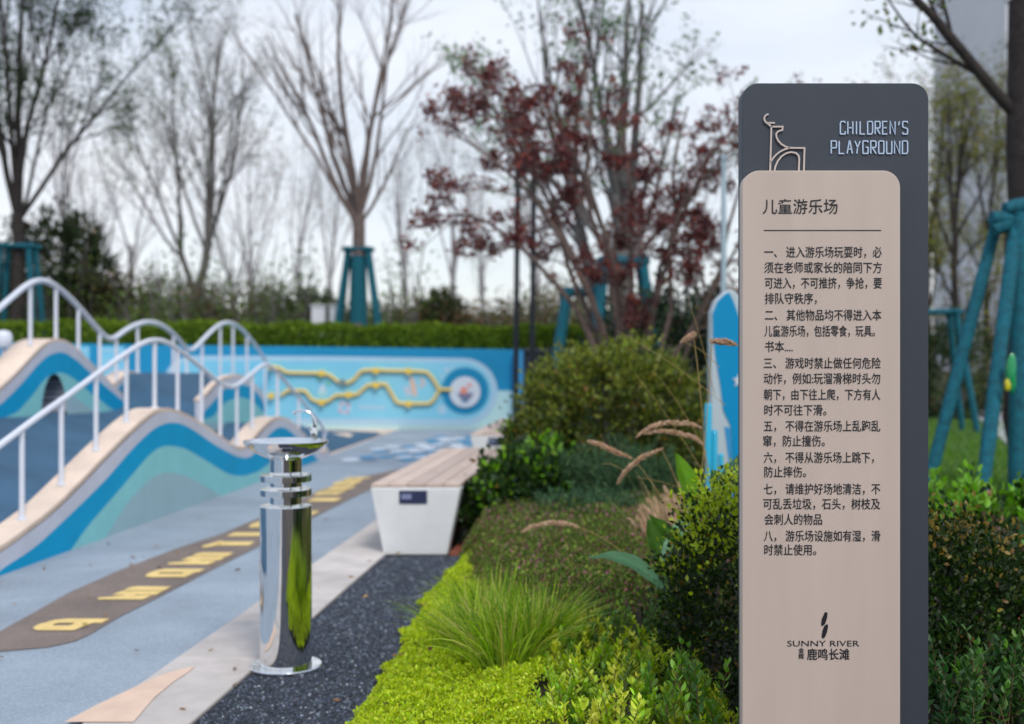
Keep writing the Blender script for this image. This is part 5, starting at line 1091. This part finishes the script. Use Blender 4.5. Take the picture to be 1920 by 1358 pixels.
shrub('glossy_shrub', 'dark glossy shrub in front of the box shrub right of the sign', (P(1790, 0, 3.7)[0], 3.72, .10), (.30, .30, .24), 3000, (.026, .042), lp1, 805, shape='oval', aspect=.45, shell=.5, zmin=.0, lumps=20, lamp=.3, m=LM, toptint=(rgb(100, 150, 50), .2, .5))
shrub('glossy_shrub', 'shrub with dry brown leaf cluster beside the right edge', (P(1870, 0, 4.9)[0], 4.95, .33), (.24, .2, .27), 2600, (.025, .04), [(rgb(120, 96, 74), 3), (rgb(50, 76, 34), 3), (rgb(150, 126, 96), 1.5), (rgb(206, 180, 80), .5)], 806, shape='oval', aspect=.5, shell=.5, zmin=.0, lumps=12, lamp=.3, m=LM)

# privet-like sprigs at the bottom, sharp
def sprigs(name, label, spots, seed, pal, hgt=(.16, .3), lsz=(.022, .042), nl=(7, 12), cat='plant', leafasp=.48):
    rg = np.random.default_rng(seed); t = thing(name, label, cat, (*np.mean(np.array(spots)[:, :2], 0), .05)); pos = []; ax_ = []; sz = []; st_ = []; cc_ = []
    for x, y, z in spots:
        Hh = rg.uniform(*hgt); d = np.array([rg.normal(0, .22), rg.normal(0, .22), 1.0]); b_ = np.array([x, y, z]); s = np.linspace(0, 1, 6)[:, None]; q_ = b_+d*Hh*s; st_.append((q_, np.linspace(.0024, .0012, 6)))
        m_ = rg.integers(*nl); tint = palette(rg, 1, pal, .1)[0]
        for j in range(m_):
            u = .25+.75*(j/(m_-1)); p_ = b_+d*Hh*u; a = j*2.4+rg.normal(0, .3)
            for ss in (0, math.pi):
                up_ = .35+1.0*u; ax_.append([math.cos(a+ss), math.sin(a+ss), up_]); pos.append(p_); sz.append(rg.uniform(*lsz)*(1.1-.35*u)); cc_.append(tint*rg.uniform(.75, 1.25)*(1+.3*(u-.5)))
    pos = np.array(pos); ax_ = np.array(ax_)+rg.normal(0, .15, (len(pos), 3)); leafobj('leaves', pos, ax_, np.array(sz), None, t, LM, shape='oval', aspect=leafasp, fold=.3, rng=rg, cols=np.clip(np.array(cc_), .005, .9), roll_up=.75)
    v, f = tubes(np.array([a for a, b in st_]), np.array([b for a, b in st_]), 5); part('stems', v, f, mat('stem_brown', rgb(104, 84, 60), .8), t, kind='stuff'); return t
rg = np.random.default_rng(90)
def spots(n, x0_, x1_, y0_, y1_):
    o_ = []
    for _ in range(n):
        x, y = rg.uniform(x0_, x1_), rg.uniform(y0_, y1_); o_.append((x, y, float(bedz(x, y))))
    return o_
yg = [(rgb(182, 200, 56), 3), (rgb(144, 178, 50), 3), (rgb(210, 216, 86), 2), (rgb(92, 130, 46), 1.2)]
sprigs('privet_sprigs', 'yellow green privet sprigs in the foreground left of the sign foot', spots(330, .12, .66, 3.35, 4.35), 901, yg, hgt=(.05, .15))
sprigs('privet_sprigs', 'taller mid green sprigs standing against the left box shrub', spots(16, .42, .60, 3.3, 3.6), 902, [(rgb(110, 150, 50), 3), (rgb(80, 120, 46), 3)], hgt=(.14, .26), lsz=(.03, .046))
sprigs('privet_sprigs', 'dark green sprigs filling the bottom right corner', spots(120, 1.08, 1.75, 3.3, 3.9), 903, [(rgb(52, 88, 44), 3), (rgb(70, 108, 52), 2), (rgb(104, 146, 66), 1)], hgt=(.14, .30), lsz=(.03, .05))
sprigs('yellow_leaf_plant', 'pale yellow leaved low plant between sedum and privet', spots(260, -.02, .40, 4.25, 4.85), 904, [(rgb(222, 216, 104), 3), (rgb(192, 204, 66), 3)], hgt=(.03, .10), lsz=(.02, .035))
sprigs('privet_sprigs', 'thin upright sprigs between the heather and the box shrub', spots(70, .30, .60, 4.2, 4.9), 905, [(rgb(76, 112, 48), 3), (rgb(60, 88, 40), 2), (rgb(130, 160, 60), 1)], hgt=(.06, .2), lsz=(.02, .035))

# ------------------------------------------------------------------ background planting
tl = [(rgb(104, 112, 62), 2), (rgb(80, 94, 52), 3), (rgb(132, 102, 80), 2), (rgb(100, 76, 60), 2.4), (rgb(66, 80, 44), 2)]
rg = np.random.default_rng(950)
def thick(name, label, x0_, x1_, y0_, y1_, zb, hfn, nst, nleaf, seed, pal, lsz=(.06, .11), cat='thicket'):
    rg = np.random.default_rng(seed); x = rg.uniform(x0_, x1_, nst); y = rg.uniform(y0_, y1_, nst); Hh = hfn(x)*rg.uniform(.5, 1.25, nst); s = np.linspace(0, 1, 7)
    a = rg.normal(0, .16, (nst, 2)); pts = np.zeros((nst, 7, 3)); pts[:, :, 0] = x[:, None]+a[:, :1]*Hh[:, None]*s+rg.normal(0, .05, (nst, 7)); pts[:, :, 1] = y[:, None]+a[:, 1:]*Hh[:, None]*s; pts[:, :, 2] = zb+Hh[:, None]*s
    v, f = tubes(pts, np.linspace(.03, .006, 7)[None].repeat(nst, 0), 4)
    o = part(name, v, f, bark_g, kind='stuff'); tag(o, label, cat)
    ii = rg.integers(0, nst, nleaf); u = rg.random(nleaf)**1.25; pos = np.stack([np.interp(u, s, np.arange(7))]*3, 1); i0 = np.minimum((u*6).astype(int), 5)
    p_ = pts[ii, i0]+rg.normal(0, .22, (nleaf, 3))*[1, 1, .8]; c_ = palette(rg, nst, pal, .15)[ii]*rg.uniform(.75, 1.25, (nleaf, 1)); 
    V, Fc, k = leafgeo(p_, rg.normal(0, 1, (nleaf, 3)), rg.uniform(*lsz, nleaf), .55, .2, 'rhomb', rg)
    part('foliage', V, Fc, LMM, o, cols=np.repeat(c_, k, 0), kind='stuff'); return o
thick('thicket', 'brown and green shrubby thicket behind the clipped hedge', -18, 6, 26, 31, 1.36, lambda x: 1.15+.45*np.sin(x*1.3)*np.sin(x*.47+1)+.6*(x < -7), 900, 110000, 951, tl, (.07, .13))
thick('thicket', 'sparse green stemmed thicket below the bare trees', -16, -2, 25, 27, 1.36, lambda x: 1.7+.8*np.sin(x*2.3), 240, 16000, 952, [(rgb(100, 124, 60), 3), (rgb(76, 98, 48), 2)], (.07, .12))
shrub('evergreen_bush', 'big rounded dark evergreen bush at the far left', (P(85, 0, 27)[0], 27.5, 2.6), (1.35, 1.2, 1.95), 15000, (.10, .16), [(rgb(50, 66, 40), 3), (rgb(64, 84, 50), 3), (rgb(80, 66, 48), 1)], 960, shell=.5, zmin=1.3, lumps=20, m=LMM, cat='bush')
shrub('evergreen_bush', 'brownish bush beside the big evergreen at the left', (P(165, 0, 27)[0], 26.8, 1.9), (1.0, .9, 1.2), 8000, (.08, .13), [(rgb(84, 70, 50), 3), (rgb(74, 84, 48), 3)], 961, shell=.4, zmin=1.3, lumps=16, m=LMM, cat='bush')
shrub('evergreen_bush', 'small green bush left of the teal tripod', (P(592, 0, 27)[0], 27, 1.9), (.75, .7, .75), 5000, (.07, .12), [(rgb(70, 88, 52), 3), (rgb(96, 110, 66), 2), (rgb(50, 62, 40), 2)], 962, shell=.4, zmin=1.3, lumps=12, m=LMM, cat='bush')
shrub('evergreen_bush', 'upright green bush right of the teal tripod', (P(828, 0, 27)[0], 27, 2.0), (.62, .6, .95), 4500, (.07, .12), [(rgb(78, 92, 56), 3), (rgb(58, 72, 42), 2), (rgb(110, 96, 70), 1)], 963, shell=.3, zmin=1.3, lumps=12, m=LMM, cat='bush')
# right side: trees and bushes beyond the lawn
yl = [(rgb(128, 132, 62), 3), (rgb(100, 106, 54), 3), (rgb(150, 138, 70), 1.5), (rgb(96, 78, 60), 1.5)]
rr_ = dict(up); rr_['n'] = [8, 7, 5, 0]
for i, (px_, Y_, fk, tw_, ld, lab) in enumerate([(1790, 21, 430, 16, [(40, 260, 1, .7), (-40, 250, 1, .6), (90, 190, .95, .5), (10, 300, .9, .5), (-90, 200, .85, .5), (120, 130, .8, .4), (-50, 140, .6, .5), (60, 130, .5, .4)], 'slim tree with sparse yellow green leaves between sign and right trunk'),
      (1740, 24, 460, 13, [(20, 280, 1, .7), (-60, 260, 1, .6), (60, 240, .9, .5), (-20, 180, .7, .5), (40, 150, .6, .5)], 'thin tree close behind the right edge of the sign'), (1850, 27, 440, 13, [(20, 260, 1, .7), (-60, 240, 1, .6), (70, 230, .9, .5), (-40, 180, .7, .5), (50, 150, .6, .5)], 'thin leafy tree in front of the pale tower')]):
    vtree(lab, px_, Y_, fk, .0, tw_, ld, 60+i, rr_, barkm=bark_d, name='slim_tree', leaf=dict(n=4200, lv=1, size=(.05, .09), pal=yl, sp=.12))
thick('thicket', 'yellowish brown thicket beyond the lawn right of the sign', 6, 16, 22.5, 27, 0, lambda x: 3.6+.6*np.sin(x*1.7), 150, 20000, 953, yl, (.06, .1))
shrub('evergreen_bush', 'round dark green bush on the lawn right of the sign', (P(1787, 0, 21)[0], 21, .85), (.95, .9, 1.05), 9000, (.05, .09), [(rgb(48, 68, 32), 3), (rgb(70, 96, 40), 2.5), (rgb(34, 48, 26), 2)], 964, shell=.5, zmin=.02, lumps=18, m=LMD, cat='bush')
c = P(1757, 0, 17)[0]; props('teal wrapped props half hidden right of the sign', c, 17, .0, P(0, 585, 17)[2], .25, q4(.5), .1, rr=.045)
# pale tower
bt = thing('apartment_tower', 'pale grey apartment tower far away behind the right hand trees', 'building', (34.2, 82, 0))
tw_m = mat('tower_render', rgb(206, 208, 218), .8, var=.05, scale=.2); wn_m = mat('tower_glass', rgb(130, 138, 156), .2, spec=.8)
mb = MB(); mb.box(34.5, 48, 82, 96, 0, 42); mb.build('wall', tw_m, bt)
for fl_ in range(12):
    for cx_ in (35.2, 37.4, 39.9, 42.4, 44.9):
        mb = MB(); z0 = 2+fl_*3.1; mb.box(cx_, cx_+1.5, 81.93, 81.99, z0, z0+1.7); wnd = mb.build('window', wn_m, bt)
    mb = MB(); mb.box(34.4, 48.1, 81.75, 81.995, 1.2+fl_*3.1, 1.45+fl_*3.1); mb.build('floor_band', tw_m, bt)
# small white cabinets behind the tripod
for i, (x_, w_, lab) in enumerate([(596, .14, 'small white cabinet left behind the teal tripod'), (628, .12, 'small white cabinet under the teal tripod')]):
    c = P(x_, 575, 24.5); t = thing('utility_cabinet', lab, 'cabinet', (c[0], 24.5, 1.38), 'white cabinets behind the hedge')
    mb = MB(); mb.box(c[0]-w_, c[0]+w_, 24.5, 24.75, 1.38, P(0, 574, 24.5)[2]); bevel(mb.build('body', white_p, t), .01, 1)
    mb = MB(); mb.box(c[0]-w_*1.1, c[0]+w_*1.1, 24.47, 24.78, P(0, 574, 24.5)[2]+.002, P(0, 574, 24.5)[2]+.03); mb.build('lid', white_p, t)

# added shrub belt, unseen behind the camera, darkens the steel's reflections and front faces
tag(thick('added_shrub_belt', 'added dark shrub belt behind the viewer for the polished steel to reflect', -22, 20, -15, -11, 0, lambda x: 3.4+.9*np.sin(x*.9), 240, 26000, 954, [(rgb(60, 76, 44), 3), (rgb(80, 96, 52), 2), (rgb(90, 76, 58), 1)], (.14, .26)))

rg = np.random.default_rng(970); n = 90
x = np.concatenate([rg.uniform(-2.9, -.6, 60), rg.uniform(-.5, .6, 30)]); y = rg.uniform(4.2, 9.5, n); y[60:] = rg.uniform(4.3, 6.5, 30)
z = np.where(x > bedL(y)+.02, bedz(x, y)+.13, .02)
o = leafobj('fallen_leaves', np.stack([x, y, z], 1), rg.normal(0, 1, (n, 3))*[1, 1, .15], rg.uniform(.02, .045, n), [(rgb(150, 110, 66), 2), (rgb(176, 140, 80), 1), (rgb(110, 76, 56), 1)], None, LMM, shape='oval', aspect=.55, rng=rg, roll_up=.8)
tag(o, 'scattered dry brown leaves on the floor, curb, gravel and sedum', 'fallen leaves')
